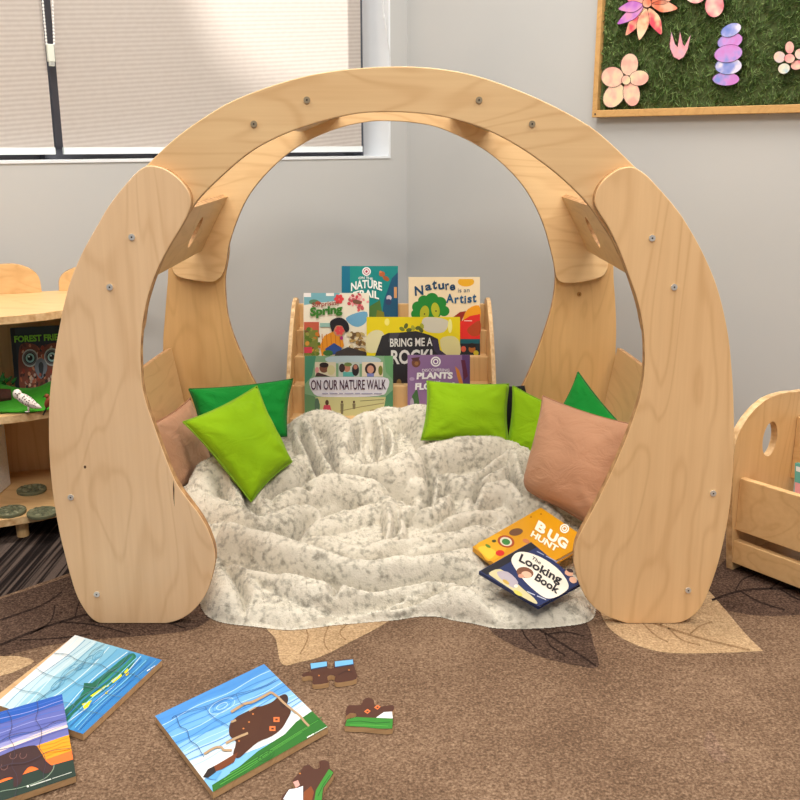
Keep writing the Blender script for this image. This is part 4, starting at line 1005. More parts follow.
# bison with pieces missing
BQ = [(155, 716), (264, 664), (328, 727), (213, 792)]
r, a = puzzle('wooden puzzle of a brown bison on green grass with loose pieces beside it', qpx(*BQ))
def bp(u_, v_): return lerp2(BQ, u_, v_)          # u along the upper long edge, v towards the viewer
a.poly(BQ, (120, 182, 232))
cols = [(72, 142, 212), (90, 158, 222), (108, 172, 228), (90, 158, 222), (134, 188, 230), (168, 204, 232), (208, 220, 228), (222, 228, 232)]
for i, c in enumerate(cols):
    v0, v1 = i * .1, i * .1 + .12; n = 14
    a.poly([bp(k / n, max(0, v0 + (.02 * math.sin(k * .7 + i) if i else 0))) for k in range(n + 1)] + [bp(k / n, v1 + .02 * math.sin(k * .7 + i + 1)) for k in range(n, -1, -1)], c)
for i in range(11): a.line([bp(k / 12, .05 + i * .06 + .014 * math.sin(k * .9 + i * 1.3)) for k in range(13)], .8, [(70, 140, 214), (170, 212, 244), (60, 128, 200)][i % 3])
for k in range(3): a.line(ell(222, 706, 14 - 4 * k, 6 - 1.7 * k, -26, 22), .8, [(170, 212, 244), (70, 140, 214)][k % 2])
a.poly([(213, 792), (212, 785), (225, 777), (240, 766), (258, 751), (285, 734), (296, 722), (312, 711), (328, 727)], (36, 106, 34))
for i in range(7): a.line([(218 + i * 2, 787 - i * 2.4), (244 + i * 4, 772 - i * 3.6), (272 + i * 4, 752 - i * 3.2), (298 + i * 4, 735 - i * 3.0)], .8, [(26, 92, 28), (80, 160, 60)][i % 2])
for k in range(2): a.line(ell(266, 756, 9 - 4 * k, 4 - 1.6 * k, -28, 20), .8, (24, 88, 26))
a.poly([(283, 734), (290, 722), (294, 715), (304, 712), (310, 709), (302, 716), (292, 726)], (236, 240, 242)); a.poly([(205, 778), (214, 768), (222, 771), (216, 780)], (90, 160, 214))
a.poly(sp2([(229, 728), (231, 722), (238, 716), (248, 711), (256, 707), (262, 706), (272, 702), (278, 697), (285, 694), (288, 698), (287, 704), (291, 711), (287, 720), (282, 728), (272, 736), (258, 742), (246, 752), (238, 758), (233, 754), (236, 742), (230, 736)], 3), (72, 38, 25))
a.poly(sp2([(282, 696), (287, 695), (288, 701), (284, 708), (280, 704)], 3), (54, 30, 28)); a.poly(sp2([(232, 728), (240, 720), (254, 714), (262, 716), (258, 730), (246, 740), (236, 738)], 3), (74, 40, 26))
a.poly([(203, 777), (208, 769), (216, 765), (228, 758), (238, 752), (234, 762), (222, 769), (212, 773), (208, 778)], (112, 56, 26)); a.poly([(203, 777), (208, 769), (214, 766), (216, 772), (208, 778)], (38, 28, 30))
for x, y in ((276.5, 719.5), (272.5, 728.5)): a.poly(rct(x - 3, y - 2.4, x + 3, y + 2.4), (226, 116, 60)); a.poly(rct(x - 1.3, y - 1, x + 1.3, y + 1), (84, 44, 28))
for x, y in ((243.5, 728.5), (249, 722), (253, 714), (239, 741)): a.poly(ell(x, y, 1, .8), (196, 120, 60))
TW = (176, 146, 112)
for pts, wd in (([(231, 712), (244, 704), (252, 702), (262, 697), (271, 692)], 2.6), ([(271, 692), (278, 697), (284, 703), (294, 711), (300, 716), (305, 722), (309, 726)], 2.2), ([(204, 754), (214, 748), (221, 747), (224, 750), (232, 750)], 2.4), ([(226, 743), (236, 738), (248, 733)], 2.4), ([(231, 722), (236, 720)], 2.2), ([(249, 711), (256, 707)], 1.5)): a.line(sp2(pts, 4, False), wd, TW)
a.line([(307, 737.6), (314, 733.8)], 1.2, (226, 234, 224)); a.line([(314.6, 733.4), (327, 726.8)], .6, (226, 234, 224))
a.build('picture', r)
b = Art(ZP(PT + 0.003), 0.00003)
cut(b, [(172, 718), (176, 716), (180, 726), (187, 730), (190, 740), (197, 745), (201, 752), (204, 757)], (40, 80, 130), .6)
cut(b, [(174, 716), (190, 710), (206, 706), (224, 698), (236, 694), (252, 690), (266, 685), (276, 679)], (50, 100, 160), .6)
cut(b, [(205, 707), (212, 716), (222, 722), (230, 727)], (50, 100, 160), .5); cut(b, [(236, 694), (240, 702), (246, 706)], (50, 100, 160), .5)
b.build('jigsaw_cuts', r)

# loose pieces
def piece(label, outline, paint):
    z = 0.0095; pts = [atZ(x, y, z) for x, y in sp2(outline, 2)]; ctr = sum(pts, Vector()) / len(pts)
    root = thing('puzzle_piece', label, 'puzzle piece', (ctr.x, ctr.y, 0.0008), 'loose jigsaw pieces on the rug')
    m = MB(); m.prism([Vector((p.x, p.y, 0.0008)) for p in pts], (0, 0, z - 0.0008), mat((76, 42, 30), 0.5), W_PUZ); m.build('wooden_piece', root)
    a = Art(ZP(z + 0.00005), 0.00003); paint(a); a.build('picture', root)
def f1(a):
    a.poly([(310.5, 663.4), (326.8, 661.4), (327, 666), (311, 669)], (110, 178, 226)); a.poly([(334.8, 661.4), (352.8, 659.4), (353.4, 664), (335, 667)], (110, 178, 226))
    a.line([(311, 669.3), (327, 666.4)], 1, (30, 50, 90)); a.line([(335, 667.3), (353.4, 664.4)], 1, (30, 50, 90))
    a.poly(ell(319, 675.5, .9, .7), (190, 120, 60)); a.poly(ell(349, 670, .9, .7), (190, 120, 60)); a.line([(338, 675), (346, 671), (352, 672)], .7, (50, 26, 24))
def f2(a):
    a.poly([(347, 719.4), (356, 717), (378, 718), (392.8, 718.6), (392.3, 728.6), (378, 728.6), (364, 727), (345, 726)], (48, 128, 42)); a.poly([(376, 717.6), (384, 712), (392, 711.6), (392.8, 718.4)], (236, 240, 244))
    for x, y in ((367.5, 711.5), (377.5, 707.4)): a.poly([(x - 3.4, y), (x, y - 2.6), (x + 3.2, y - .6), (x, y + 2.4)], (226, 116, 60)); a.poly([(x - 1.5, y), (x, y - 1.1), (x + 1.4, y - .2), (x, y + 1)], (84, 44, 30))
    a.line([(347, 722), (360, 721), (376, 723), (390, 722)], .7, (26, 92, 28)); a.line([(350, 725), (366, 725), (388, 726)], .7, (80, 160, 60))
def f3(a):
    a.poly([(283, 799), (289, 789.5), (296, 788.4), (303, 786), (303, 800), (300, 806)], (226, 234, 242)); a.poly([(314, 802), (316, 790), (322, 780), (329, 769), (333.4, 772.4), (330, 778), (323, 788), (321, 806)], (56, 134, 46)); a.poly([(303, 802), (304, 792), (311, 786), (314, 792), (311, 804)], (128, 66, 30))
    a.poly([(293, 782), (298, 780), (300, 785), (296, 788)], (214, 160, 150)); a.poly(ell(300, 773.5, 1, .8), (190, 120, 60)); a.line([(318, 796), (323, 785), (330, 775)], .8, (26, 92, 28))
piece('brown jigsaw piece with two light blue strips along its top', [(310, 663), (327, 661), (327.6, 668), (333.6, 668), (334.4, 661), (353, 659), (354, 666), (356.4, 673), (356.4, 679), (346, 681.6), (337, 682.6), (334.4, 680.4), (335.2, 676.6), (331, 675), (327, 677), (328.4, 681), (327.5, 683), (314, 684.6), (312.4, 681), (312.4, 676.6), (308, 676), (303, 677), (302, 674.5), (306, 671.6), (311, 672)], f1)
piece('brown jigsaw piece with two orange squares above a green base', [(349, 705), (361, 705), (363, 700), (368, 697.4), (374, 700.4), (374.4, 705), (382, 706.6), (393, 704.6), (394, 709.6), (392, 712), (393, 719), (392.4, 729), (378, 729), (364, 727.4), (344.6, 726.4), (347, 719), (355, 717.2), (356, 713.8), (350, 713), (346.4, 716), (345.6, 711.6), (347, 708)], f2)
piece('brown, white and green jigsaw piece cut by the bottom of the photo', [(280, 803), (288, 789.4), (296, 788), (292, 781), (300, 772), (304, 766), (310, 765), (313.4, 769), (319.6, 767.6), (319, 762), (323, 760), (329, 762), (329.8, 768), (334, 772), (331, 778), (324, 788), (323, 798), (321, 810), (300, 815)], f3)

# ================================================================ BOARD WITH GRASS AND PAPER FLOWERS
P1 = Plane(WR(0, 0, 0.02), NR)
s0, h0 = sR(P1.hit(592.5, 117.5)), P1.hit(592.5, 117.5).z
s1, h1 = s0 + 1.0, h0 + 0.62
board = thing('grass_board', 'pin board of artificial grass in a thin wooden frame on the right wall', 'display board', WR((s0 + s1) / 2, h0, 0.002))
fw = 0.019; W_FR = wood('frame_wood', (214, 170, 110), (176, 130, 74), 'X', 8.8, 2)
def wbox(mb, a0, a1, b0, b1, d0, d1, mt): mb.prism([WR(a0, b0, d0), WR(a1, b0, d0), WR(a1, b0, d1), WR(a0, b0, d1)], UP * (b1 - b0), mt)
for (a0, a1, b0, b1) in ((s0, s1, h0, h0 + fw), (s0, s1, h1 - fw, h1), (s0, s0 + fw * .85, h0 + fw, h1 - fw), (s1 - fw, s1, h0 + fw, h1 - fw)):
    m = MB(); wbox(m, a0, a1, b0, b1, 0.002, 0.024, W_FR); m.build('frame_rail', board, bevel=0.0015)
m = MB(); wbox(m, s0 + .01, s1 - .01, h0 + .01, h1 - .01, 0.003, 0.009, mat((84, 98, 56), 0.9)); m.build('backing', board)
m = MB(); cs = WR(s0 + .012, h0 + fw * .45, 0.024); m.prism([cs + (-AR) * (.0028 * math.cos(k)) + UP * (.0028 * math.sin(k)) for k in [i * .7854 for i in range(8)]], NR * 0.001, DARK); m.build('screw', board)
GM = [mat(c, 0.7) for c in ((98, 126, 64), (122, 150, 82), (80, 108, 54), (148, 170, 106), (116, 124, 78))]
m = MB(); rg = random.Random(3)
gv, gf, gm = [], [], []
for _ in range(17000):
    a_, b_ = rg.uniform(s0 + fw, s1 - fw), rg.uniform(h0 + fw, h1 - fw)
    if a_ > s0 + 0.62 or b_ > h0 + 0.36:
        if rg.random() < .75: continue
    L = rg.uniform(.012, .026); an = rg.gauss(-1.0, 1.3); wd = rg.uniform(.0006, .0012); out = rg.uniform(.003, .011)
    du, dh = L * math.cos(an), L * math.sin(an)
    pn = math.atan2(du, -dh)
    b0_ = len(gv)
    gv += [WR(a_ - wd * math.sin(an), b_ + wd * math.cos(an), .009), WR(a_ + wd * math.sin(an), b_ - wd * math.cos(an), .009), WR(a_ + du * .55, b_ + dh * .55, .009 + out), WR(a_ + du, b_ + dh, .009 + out * .8)]
    gf += [[b0_, b0_ + 1, b0_ + 2], [b0_ + 1, b0_ + 3, b0_ + 2]]; k = rg.choice([0, 0, 1, 1, 2, 2, 3, 4]); gm += [k, k]
m.v = [tuple(q) for q in gv]; m.f = gf; m.m = gm; m.mats = GM
tag(m.build('grass_turf', board, merge=False, recalc=False), kind='stuff')

PB_ = Plane(WR(0, 0, 0.024), NR)
def wash(name, c0, c1, c2, sc_=28, seed=0):
    t = NT(name); v = t.coord(loc=(seed, seed * .7, seed * .3)); n = t.noise(v, sc_, 2)
    t.base(t.ramp(n, [(0.36, c0), (0.5, c1), (0.64, c2)])); t.rough(0.7); return t.m
INKD = mat((46, 28, 40), 0.6)
def flower(label, petals, centre, mats, name='paper_flower', cat='paper flower', group='paper flowers on the grass board'):
    """petals: pixel outlines; each petal a thin sheet of card held against the grass"""
    pts = [PB_.hit(x, y) for P in petals for x, y in P]; ctr = sum(pts, Vector()) / len(pts)
    root = thing(name, label, cat, ctr, group)
    for i, P in enumerate(petals):
        m = MB(); d = 0.0006 * (i % 3); q = [PB_.hit(x, y, d) for x, y in P]; m.prism(q, NR * 0.0005, mats[i % len(mats)])
        cx, cy = sum(x for x, y in P) / len(P), sum(y for x, y in P) / len(P)
        edge = [(cx + (x - cx) * .985, cy + (y - cy) * .985) for x, y in P]
        a = Art(PB_); a.k = 1; a.pl = Plane(PB_.p + NR * (d + 0.0007), NR); a.line(edge + [edge[0]], .35, INKD); qm = a.mb; m.add(qm.v, qm.f, INKD)
        m.build('petal' if name == 'paper_flower' else 'paint_lobe', root, merge=False, recalc=False)
    if centre:
        m = MB(); m.prism([PB_.hit(x, y, .0024) for x, y in centre], NR * 0.0005, mats[0]); 
        a = Art(Plane(PB_.p + NR * 0.0031, NR)); a.line(centre + [centre[0]], .4, INKD); m.add(a.mb.v, a.mb.f, INKD); m.build('flower_centre', root, merge=False, recalc=False)
    return root
PEACH = [wash('paper_peach', (240, 176, 160), (240, 200, 176), (238, 218, 178), 30, i * 1.3) for i in range(3)]
def petal(cx, cy, r0, r1, wd, deg):
    d = math.radians(deg); ux, uy = math.cos(d), math.sin(d); out = []
    return ell(cx + ux * (r0 + r1) / 2, cy + uy * (r0 + r1) / 2, (r1 - r0) / 2, wd, deg, 20)
flower('peach five petal paper flower at the lower left of the grass board', [ell(629.5, 64.5, 8.8, 11.4, 10), ell(612.5, 77, 11.4, 10.5, 0), ell(639, 78, 10, 7.8, -10), ell(614, 95.5, 9.8, 13.4, 36), ell(631.5, 93.5, 8.6, 13, -8)], ell(626, 80, 4.6, 4.8), PEACH)
def pt(cx, cy, deg, L, wd):
    d = math.radians(deg); ux, uy = math.cos(d), math.sin(d); nx, ny = -uy, ux
    return sp2([(cx + ux * 4, cy + uy * 4), (cx + ux * L * .45 + nx * wd, cy + uy * L * .45 + ny * wd), (cx + ux * L * .75 + nx * wd * .75, cy + uy * L * .75 + ny * wd * .75), (cx + ux * L, cy + uy * L), (cx + ux * L * .75 - nx * wd * .75, cy + uy * L * .75 - ny * wd * .75), (cx + ux * L * .45 - nx * wd, cy + uy * L * .45 - ny * wd)], 4)
PK = [wash('paper_pink', (214, 70, 110), (236, 130, 150), (246, 170, 150), 26, 1), wash('paper_coral', (226, 90, 70), (240, 130, 96), (246, 180, 150), 26, 2), wash('paper_lilac', (190, 110, 200), (206, 140, 206), (226, 150, 190), 26, 3), wash('paper_rose', (222, 80, 100), (246, 190, 150), (250, 216, 180), 26, 4)]
flower('large pink and coral paper flower with pointed petals on the grass board', [pt(647, 4, a_, L, w_) for a_, L, w_ in ((8, 31, 6), (65, 34, 6), (102, 37, 6), (124, 38, 5.6), (146, 36, 5.2), (170, 29, 5.6), (205, 28, 6), (250, 30, 6), (295, 30, 6), (340, 32, 6))], ell(647, 3, 4.6, 4.6), [PK[1], PK[3], PK[3], PK[3], PK[2], PK[2], PK[0], PK[0], PK[1], PK[1]])
flower('pink paper flower with round petals cut by the top of the photo', [ell(714.5, 5.5, 9.6, 12, 6), ell(695, -6, 11, 9.6, 10), ell(722, -16, 10, 11), ell(704, -22, 10, 11, -20)], ell(706, -10, 5, 5), [wash('paper_blush', (236, 100, 120), (244, 160, 160), (246, 210, 190), 26, 7)])
CRM = wash('paper_crown', (222, 140, 160), (236, 170, 176), (216, 170, 190), 40, 3)
flower('small pink paper tulip with three spikes on the grass board', [[(670, 49), (669.5, 44), (671.5, 32), (675, 44), (677.5, 47), (680, 31), (683, 44), (684.5, 46), (691, 34.5), (688, 49), (684, 57), (679, 60), (673.5, 57)]], None, [CRM])
VI = [wash('paper_violet', (110, 130, 210), (190, 150, 222), (206, 140, 214), 30, 5), wash('paper_orchid', (206, 130, 206), (200, 150, 220), (130, 150, 220), 30, 6), wash('paper_blue', (100, 130, 210), (150, 160, 224), (226, 220, 240), 30, 9)]
flower('lilac and blue paper spiral stacked in five lobes on the grass board', [ell(726, 79, 13.6, 6.8, 0), ell(728.5, 66, 13.6, 8.6, -4), ell(728.4, 53.6, 14.4, 9, -10), ell(730, 41, 13, 8, -16), ell(731, 30, 11, 6.4, -24)], None, [VI[1], VI[2], VI[1], VI[1], VI[2]], 'paper_spiral', 'paper cutout')
SM = [wash('paper_shell', (226, 170, 160), (238, 206, 184), (214, 196, 196), 40, 2), wash('paper_rosy', (230, 130, 140), (238, 180, 170), (240, 206, 180), 40, 8), wash('paper_pearl', (170, 200, 216), (226, 226, 206), (240, 214, 196), 40, 4)]
flower('small pale paper flower at the right end of the grass board', [ell(789.6, 47.5, 4.6, 6.4), ell(779.5, 57, 6, 6), ell(784, 68.5, 6.2, 5.4, -20), ell(797, 65, 6.6, 4.8, -16), ell(800, 54, 5.4, 5.6)], ell(789.6, 58.4, 5.4, 4.8), [SM[1], SM[0], SM[2], SM[1], SM[0]])

# ================================================================ LEFT SHELF UNIT
dS = Vector((math.sin(math.radians(68)), math.cos(math.radians(68)), 0)); bS = Vector((-dS.y, dS.x, 0))
O_ = atZ(0, 524, 0.049); O_.z = 0
def SS(s, t, h): return O_ + dS * s + bS * t + UP * h
unit = thing('open_shelf', 'low birch shelf unit with curved front standing left of the arch', 'shelf', SS(0, 0.17, FLOOR_Z))
SE = 0.24
plan = [(-0.5, 0.0), (-0.2, -0.004), (0.0, 0.0), (0.08, 0.006), (0.14, 0.022), (0.19, 0.05), (0.225, 0.09), (SE, 0.14), (SE, 0.35), (-0.5, 0.35)]
for nm, hh, ov in (('bottom_shelf', 0.040, 0), ('middle_shelf', 0.280, 0), ('top_board', 0.503, 0.006)):
    m = MB(); m.prism([SS(a_, b_ - (ov if b_ < .3 else 0), hh) for a_, b_ in plan], UP * 0.018, W_SHELF, EDGEL); m.build(nm, unit, bevel=0.001)
m = MB(); m.prism([SS(-.5, .336, .058), SS(SE - .02, .336, .058), SS(SE - .02, .349, .058), SS(-.5, .349, .058)], UP * 0.222, W_SHELFZ); m.build('back_panel', unit)
m = MB(); m.prism([SS(-.5, .336, .298), SS(SE - .02, .336, .298), SS(SE - .02, .349, .298), SS(-.5, .349, .298)], UP * 0.205, W_SHELFZ); m.build('back_panel', unit)
for h_ in (.058, .298):
    m = MB(); m.prism([SS(SE - .02, .12, h_), SS(SE - .004, .12, h_), SS(SE - .004, .349, h_), SS(SE - .02, .349, h_)], UP * (.222 if h_ < .1 else .205), W_SHELFZ); m.build('end_panel', unit)
m = MB(); m.prism([SS(-.42, .10, .058), SS(-.405, .10, .058), SS(-.405, .336, .058), SS(-.42, .336, .058)], UP * .222, W_SHELFZ); m.build('divider', unit)
for s_, t_ in ((.045, .045), (.17, .30), (-.42, .05), (-.42, .30)):
    m = MB(); m.prism([SS(s_ + .014 * math.cos(k * .5236), t_ + .014 * math.sin(k * .5236), FLOOR_Z) for k in range(12)], UP * (.040 - FLOOR_Z), W_SHELFZ); m.build('foot', unit, bevel=0.001)
PU = Plane(SS(0, .335, 0), -bS)
for px0, px1 in ((-52, 41.6), (59, 152)):
    b0_, b1_ = PU.hit(px0, 290), PU.hit(px1, 289); hb_ = 0.521; ht = PU.hit((px0 + px1) / 2, 264.5).z
    wv = b1_ - b0_; wv.z = 0; base = Vector((b0_.x, b0_.y, hb_)); outl = [base + wv * ((1 - math.cos(t)) / 2) + UP * ((ht - hb_) * min(1.0, 1.06 * math.sin(t) ** .55)) for t in [math.pi * k / 22 for k in range(23)]]
    m = MB(); m.prism(outl, bS * 0.014, W_SHELF, EDGE); m.build('back_lip', unit, bevel=0.001)

# things on the shelf
tl = 0.14
Bp = Plane(atY(35, 390, 2.235), (0.22, -math.cos(tl), math.sin(tl)))
r, a = book('dark picture book with a wide eyed owl face on the left shelf', [(10.5, 328), (64, 325), (67, 392), (16, 391)], Bp, 0.012, (26, 34, 40), 'picture books on the left shelf')
a.poly([(10.5, 328), (14.5, 327.8), (19.5, 391), (16, 391)], (16, 20, 26)); a.poly([(15, 329), (64, 326), (64, 334), (15.4, 337)], (34, 52, 58))
a.poly(sp2([(19, 350), (24, 343), (36, 345), (41, 352), (46, 345), (58, 343), (64, 350), (66, 380), (60, 391), (24, 391), (19, 376)], 4), (122, 66, 50))
rz = random.Random(9)
for _ in range(90):
    x, y = rz.uniform(21, 64), rz.uniform(345, 390); a.poly(ell(x, y, rz.uniform(.8, 1.8), rz.uniform(1.6, 3), rz.uniform(-40, 40), 7), rz.choice([(170, 90, 66), (196, 130, 100), (86, 46, 38), (206, 168, 144), (60, 40, 40), (150, 60, 44)]))
for x, y in ((30, 358), (52, 357)):
    a.poly(ell(x, y, 8, 9), (176, 178, 180)); a.poly(ell(x, y, 7, 7.6, 0, 16), (96, 92, 96)); a.poly(ell(x, y, 5.4, 5.6, 0, 18), (24, 30, 36)); a.poly(ell(x, y, 4.4, 4.7, 0, 18), (150, 190, 192)); a.poly(ell(x, y, 2.7, 2.9), (12, 14, 18)); a.poly(ell(x - 1, y - 1.4, .8, .8), (240, 246, 246))
a.poly(sp2([(36, 362), (41, 358), (46, 362), (47, 370), (41, 379), (35, 370)], 3), (110, 116, 128)); a.poly(sp2([(38.4, 366), (41, 362), (43.6, 366), (41.4, 378)], 3), (40, 44, 52))
for _ in range(26): x, y = rz.uniform(24, 60), rz.uniform(374, 390); a.poly(ell(x, y, 1.3, 1.8, 0, 7), rz.choice([(206, 180, 160), (150, 80, 66), (40, 34, 36), (176, 150, 140)]))
a.build('cover_picture', r); a = Art(a.pl); a.k = 190
a.text('FOREST FRIENDS', (14.5, 342.6), (88 - 14, 339.4), (14, 336), (126, 196, 60), .04)
a.build('title', r)

# green felt
m = MB(); N = 22; gvs = []
for j in range(N + 1):
    for i in range(N + 1):
        s_, t_ = -.34 + .50 * i / N, .015 + .24 * j / N
        wob = .012 * math.sin(i * .9) * (1 if j in (0,) else 0)
        hump = .040 * math.exp(-((t_ - .135) / .05) ** 2) * (0.75 + .25 * math.sin(s_ * 40 + 1)) if True else 0
        gvs.append(SS(s_, t_ + wob, .2995 + max(0, hump) + .003 * math.sin(i * 1.7 + j * .8) ** 2))
m.add(gvs, [[j * (N + 1) + i, j * (N + 1) + i + 1, (j + 1) * (N + 1) + i + 1, (j + 1) * (N + 1) + i] for j in range(N) for i in range(N)], fabric('green_felt', (38, 120, 26), (64, 158, 30), sheen=.1, sc_=500))
o = m.build('felt_mat', smooth=True, recalc=False); tag(o, 'bright green felt mat crumpled on the middle board of the left shelf', 'mat')
sd = o.modifiers.new('thickness', 'SOLIDIFY'); sd.thickness = .002; sd.offset = 1
# owl
Yo = 2.055
def OP(x, y, dy=0.0): return atY(x, y, Yo + dy)
t = NT('owl_speckle'); v = t.coord(); vo = t.n('ShaderNodeTexVoronoi'); vo.inputs['Scale'].default_value = 210; t.l(v, vo.inputs['Vector'])
t.base(t.ramp(vo.outputs['Distance'], [(0.30, (70, 46, 44)), (0.42, (232, 220, 212))])); t.rough(.6); OWLM = t.m; OWLH = mat((234, 224, 216), .6)
owl = thing('owl_figurine', 'small white owl figurine with dark speckles standing on the green felt', 'figurine', (OP(28, 412).x, Yo, .303))
m = MB(); pth = [OP(x, y) for x, y in ((15.5, 397), (19, 396.5), (24, 399), (29, 402), (34, 405), (38, 406.6), (41.5, 408))]
m.tube(spline(pth, 4, False), [r_ * 0.0021 for r_ in np.interp(np.linspace(0, 6, 25), range(7), (2.2, 4.4, 5.3, 5.2, 4.0, 2.5, .5))], OWLM, 16); m.build('body', owl, smooth=True)
m = MB(); hc = OP(17.3, 394.2); m.ellipsoid(hc, (.0098, 0, 0), (0, .010, 0), (0, 0, .0112), OWLH, 18, 12); m.build('head', owl, smooth=True)
for dx in (-1.9, 1.6):
    m = MB(); m.ellipsoid(OP(17.4 + dx, 393.6, -.0095), (.0015, 0, 0), (0, .0012, 0), (0, 0, .0015), DARK, 8, 6); m.build('eye', owl, smooth=True)
m = MB(); m.tube([OP(17.2, 394.6, -.0095), OP(17, 396.4, -.013)], [.0017, .0003], mat((90, 80, 60)), 8); m.build('beak', owl)
for dy in (-.004, .005):
    m = MB(); m.tube([OP(28.4, 405, dy), OP(28.6, 411.4, dy)], .0022, OWLH, 8); m.ellipsoid(OP(27.4, 411.6, dy), (.006, 0, 0), (0, .003, 0), (0, 0, .0018), OWLH, 10, 6); m.build('leg', owl, smooth=True)
# small brown bird
BB = mat((136, 66, 36), .6)
bird = thing('bird_figurine', 'small brown bird figurine beside the arch leg on the left shelf', 'figurine', (OP(45.5, 414).x, Yo - .005, .303))
m = MB(); m.ellipsoid(OP(48, 402, -.005), (.006, 0, -.003), (0, .007, 0), (.006, 0, .013), BB, 14, 10); m.ellipsoid(OP(46.8, 396, -.005), (.0052, 0, 0), (0, .005, 0), (0, 0, .0052), BB, 12, 8); m.build('body', bird, smooth=True)
m = MB(); m.tube([OP(44.6, 396.4, -.005), OP(42.4, 397.4, -.005)], [.0016, .0003], DARK, 6); m.build('beak', bird)
m = MB(); m.tube([OP(47, 407, -.005), OP(43, 415, -.005)], .002, mat((40, 26, 22)), 6); m.build('leg', bird)
# log and leaf tuft behind
lg = MB(); c0, c1 = atY(-22, 397, 2.10), atY(11, 395, 2.13); lg.tube([c0, c0.lerp(c1, .3), c0.lerp(c1, .7), c1], [.015, .017, .0165, .014], fabric('bark', (58, 36, 30), (96, 60, 50), sheen=0, sc_=120, b=.9), 14)
tag(lg.build('wooden_log', smooth=False), 'dark brown piece of log lying behind the owl on the left shelf', 'log')
tf = MB(); rz = random.Random(4); cc = atY(3, 388, 2.17)
for k in range(60):
    a_ = rz.uniform(0, 6.28); L = rz.uniform(.012, .03); b_ = cc + Vector((rz.uniform(-.03, .018), rz.uniform(-.01, .01), rz.uniform(-.006, .02))); tip = b_ + Vector((math.cos(a_) * L, math.sin(a_) * L * .4 - .004, rz.uniform(.2, 1) * L)); sd_ = Vector((-math.sin(a_), .3, math.cos(a_))) * .004
    tf.poly([b_, b_.lerp(tip, .5) + sd_, tip, b_.lerp(tip, .5) - sd_], mat(rz.choice([(30, 96, 34), (52, 126, 40), (24, 74, 34)]), .6))
tag(tf.build('leaf_sprig', merge=False, recalc=False), 'tuft of small artificial green leaves beside the dark book', 'plant')
# white box
bx = thing('white_box', 'white woven texture box at the left edge of the bottom shelf board', 'box', (atY(-10, 495, 2.16).x, 2.2, .0585))
t = NT('white_weave'); v = t.coord(); ck = t.n('ShaderNodeTexBrick'); ck.inputs['Scale'].default_value = 60; t.l(v, ck.inputs['Vector']); n_ = t.noise(v, 200, 2)
t.base(t.ramp(n_, [(.3, (226, 226, 224)), (.7, (244, 244, 242))])); t.rough(.7); t.bump(n_, .3, .001)
xr_, zt_ = atY(8.5, 460, 2.26).x, atY(5, 427, 2.16).z
m = MB(); m.prism([(xr_ - .12, 2.16, .0585), (xr_, 2.16, .0585), (xr_, 2.26, .0585), (xr_ - .12, 2.26, .0585)], (0, 0, zt_ - .0585 - .02), t.m); m.build('box_body', bx, bevel=.003)
m = MB(); m.prism([(xr_ - .123, 2.157, zt_ - .02), (xr_ - .001, 2.157, zt_ - .02), (xr_ - .001, 2.263, zt_ - .02), (xr_ - .123, 2.263, zt_ - .02)], (0, 0, .02), t.m); m.build('box_lid', bx, bevel=.003)
# pebbled discs
DM = [mat(c, .6) for c in ((104, 106, 80), (128, 128, 100), (84, 88, 66))]
for (px, py), lb in (((31.5, 488.5), 'round grey green pebbled disc furthest back on the bottom shelf board'), ((10.5, 510), 'round grey green pebbled disc below the white box on the bottom shelf board'), ((42.5, 511.5), 'round grey green pebbled disc nearest the arch leg on the bottom shelf board')):
    c = atZ(px, py, .066); R = .0345; rd = random.Random(int(px))
    root = thing('pebbled_disc', lb, 'disc', (c.x, c.y, .0585), 'pebbled discs on the bottom board')
    m = MB(); n = 30; m.prism([(c.x + R * math.cos(6.2832 * k / n), c.y + R * math.sin(6.2832 * k / n), .0585) for k in range(n)], (0, 0, .008), DM[0]); m.build('base', root, bevel=.0015)
    m = MB(); used = []
    for _ in range(400):
        a_, q_ = rd.uniform(0, 6.28), R * .84 * math.sqrt(rd.random()); x, y = c.x + q_ * math.cos(a_), c.y + q_ * math.sin(a_); rr = rd.uniform(.0035, .0065)
        if all(math.hypot(x - u0, y - v0) > (rr + r0) * .9 for u0, v0, r0 in used): used.append((x, y, rr)); m.ellipsoid((x, y, .0665), (rr, 0, 0), (0, rr * .85, 0), (0, 0, .0022), rd.choice(DM), 10, 6)
    tag(m.build('pebble_relief', root, smooth=True), kind='stuff')

# ================================================================ BOOK BIN ON THE RIGHT
L0 = atZ(726, 569, 0.0); aF = math.radians(37)
dF = Vector((math.sin(aF), -math.cos(aF), 0)); nF = Vector((-math.cos(aF), -math.sin(aF), 0))
def BB_(s, d, h): return L0 + dF * s - nF * d + UP * h        # s along the front, d behind it
PFr = Plane(L0, nF)
hA, hB, hC, hD = PFr.hit(733, 476).z, PFr.hit(728, 527).z, PFr.hit(728, 538).z, PFr.hit(726, 560).z
bin_ = thing('book_bin', 'low birch book bin with a round topped panel and oval hole, right of the arch', 'book bin', BB_(.4, .15, 0))
LB = 0.78
PE = Plane(L0 + dF * .012, dF)
DEND = (PE.hit(799, 440) - L0).dot(-nF)
m = MB(); m.prism([BB_(.012, 0, hB), BB_(LB, 0, hB), BB_(LB, .016, hB), BB_(.012, .016, hB)], UP * (hA - hB), W_SHELF); m.build('front_panel', bin_, bevel=.0015)
m = MB(); m.prism([BB_(.012, 0, hD), BB_(LB, 0, hD), BB_(LB, .016, hD), BB_(.012, .016, hD)], UP * (hC - hD), W_SHELF); m.build('lower_panel', bin_, bevel=.0015)
m = MB(); m.prism([BB_(.012, .016, hB), BB_(LB, .016, hB), BB_(LB, DEND - .02, hB), BB_(.012, DEND - .02, hB)], UP * .012, W_SHELF); m.build('bin_floor', bin_)
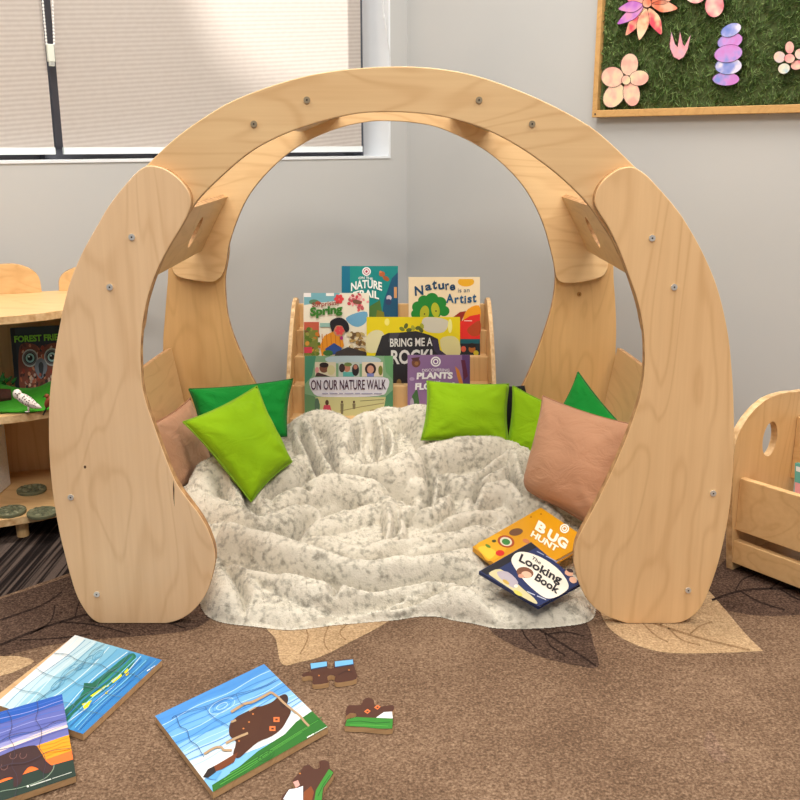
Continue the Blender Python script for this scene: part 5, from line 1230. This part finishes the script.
m = MB(); m.prism([BB_(.012, .016, hD), BB_(LB, .016, hD), BB_(LB, DEND - .01, hD), BB_(.012, DEND - .01, hD)], UP * .012, W_SHELF); m.build('base_board', bin_)
def slab_(nm, s0_, s1_, d0, d1, z0, z1):
    m = MB(); m.prism([BB_(s0_, d0, z0), BB_(s1_, d0, z0), BB_(s1_, d1, z0), BB_(s0_, d1, z0)], UP * (z1 - z0), W_SHELF); m.build(nm, bin_, bevel=.0015)
# round topped end panels with an oval hand hole
tr_ = [PE.hit(x, y) for x, y in ((732.5, 480), (734, 455), (736.5, 440), (741, 429), (747.5, 418.5), (755, 409.5), (764, 401.5), (772, 397), (781, 394), (790, 392.3), (799, 392))]
loc_ = [((q - L0).dot(-nF), q.z) for q in tr_]
outl = [(max(0, loc_[0][0]), .03), (max(0, loc_[0][0]) + .006, .0012), (DEND, .0012), (DEND, loc_[-1][1])] + list(reversed(sp2(loc_, 3, False)[:-1]))
hc = PE.hit(770, 439); hs, hh = (hc - L0).dot(-nF), hc.z
hw_ = ((PE.hit(777, 439) - PE.hit(763, 439)).dot(-nF)) / 2; hv = (PE.hit(770, 422.5).z - PE.hit(770, 456).z) / 2
for s_ in (0.012, LB + .015):
    bm = bmesh.new(); ob = wloc(bin_)
    oe = [bm.verts.new(BB_(s_, a_, b_) - ob) for a_, b_ in outl]; es = [bm.edges.new((oe[i], oe[(i + 1) % len(oe)])) for i in range(len(oe))]
    he = [bm.verts.new(BB_(s_, hs + hw_ * math.cos(k), hh + hv * math.sin(k)) - ob) for k in [6.2832 * i / 28 for i in range(28)]]; es += [bm.edges.new((he[i], he[(i + 1) % 28])) for i in range(28)]
    bmesh.ops.triangle_fill(bm, edges=es, use_beauty=True); rr = bmesh.ops.extrude_face_region(bm, geom=list(bm.faces))
    bmesh.ops.translate(bm, verts=[v_ for v_ in rr['geom'] if isinstance(v_, bmesh.types.BMVert)], vec=-dF * .015); bmesh.ops.recalc_face_normals(bm, faces=bm.faces)
    me = bpy.data.meshes.new('end_panel'); me.materials.append(W_SHELFZ); me.materials.append(EDGEL)
    for f in bm.faces:
        if abs(f.normal.dot(dF)) < .5: f.material_index = 1
    bm.to_mesh(me); bm.free(); o = bpy.data.objects.new('end_panel', me); COL.objects.link(o); o.parent = bin_
slab_('rear_panel', .0125, LB - .0005, DEND - .02, DEND - .005, hA - .04, hA + .10)
# a thin book in the bin
PK_ = Plane(BB_(0, .10, 0), (nF + UP * .12))
bb_s = PK_.hit(795.5, 463)
r, a = book('teal and pink edged book standing in the bin at the right edge of the photo', [(795.5, 463), (838, 474), (838, 552), (794, 530)], PK_, .012, (96, 170, 160), 'books in the bin')
a.poly([(795, 482), (838, 496), (838, 552), (794, 530)], (226, 160, 166)); a.poly([(796, 466), (838, 478), (838, 484), (796, 471)], (226, 230, 226)); a.build('cover_picture', r)
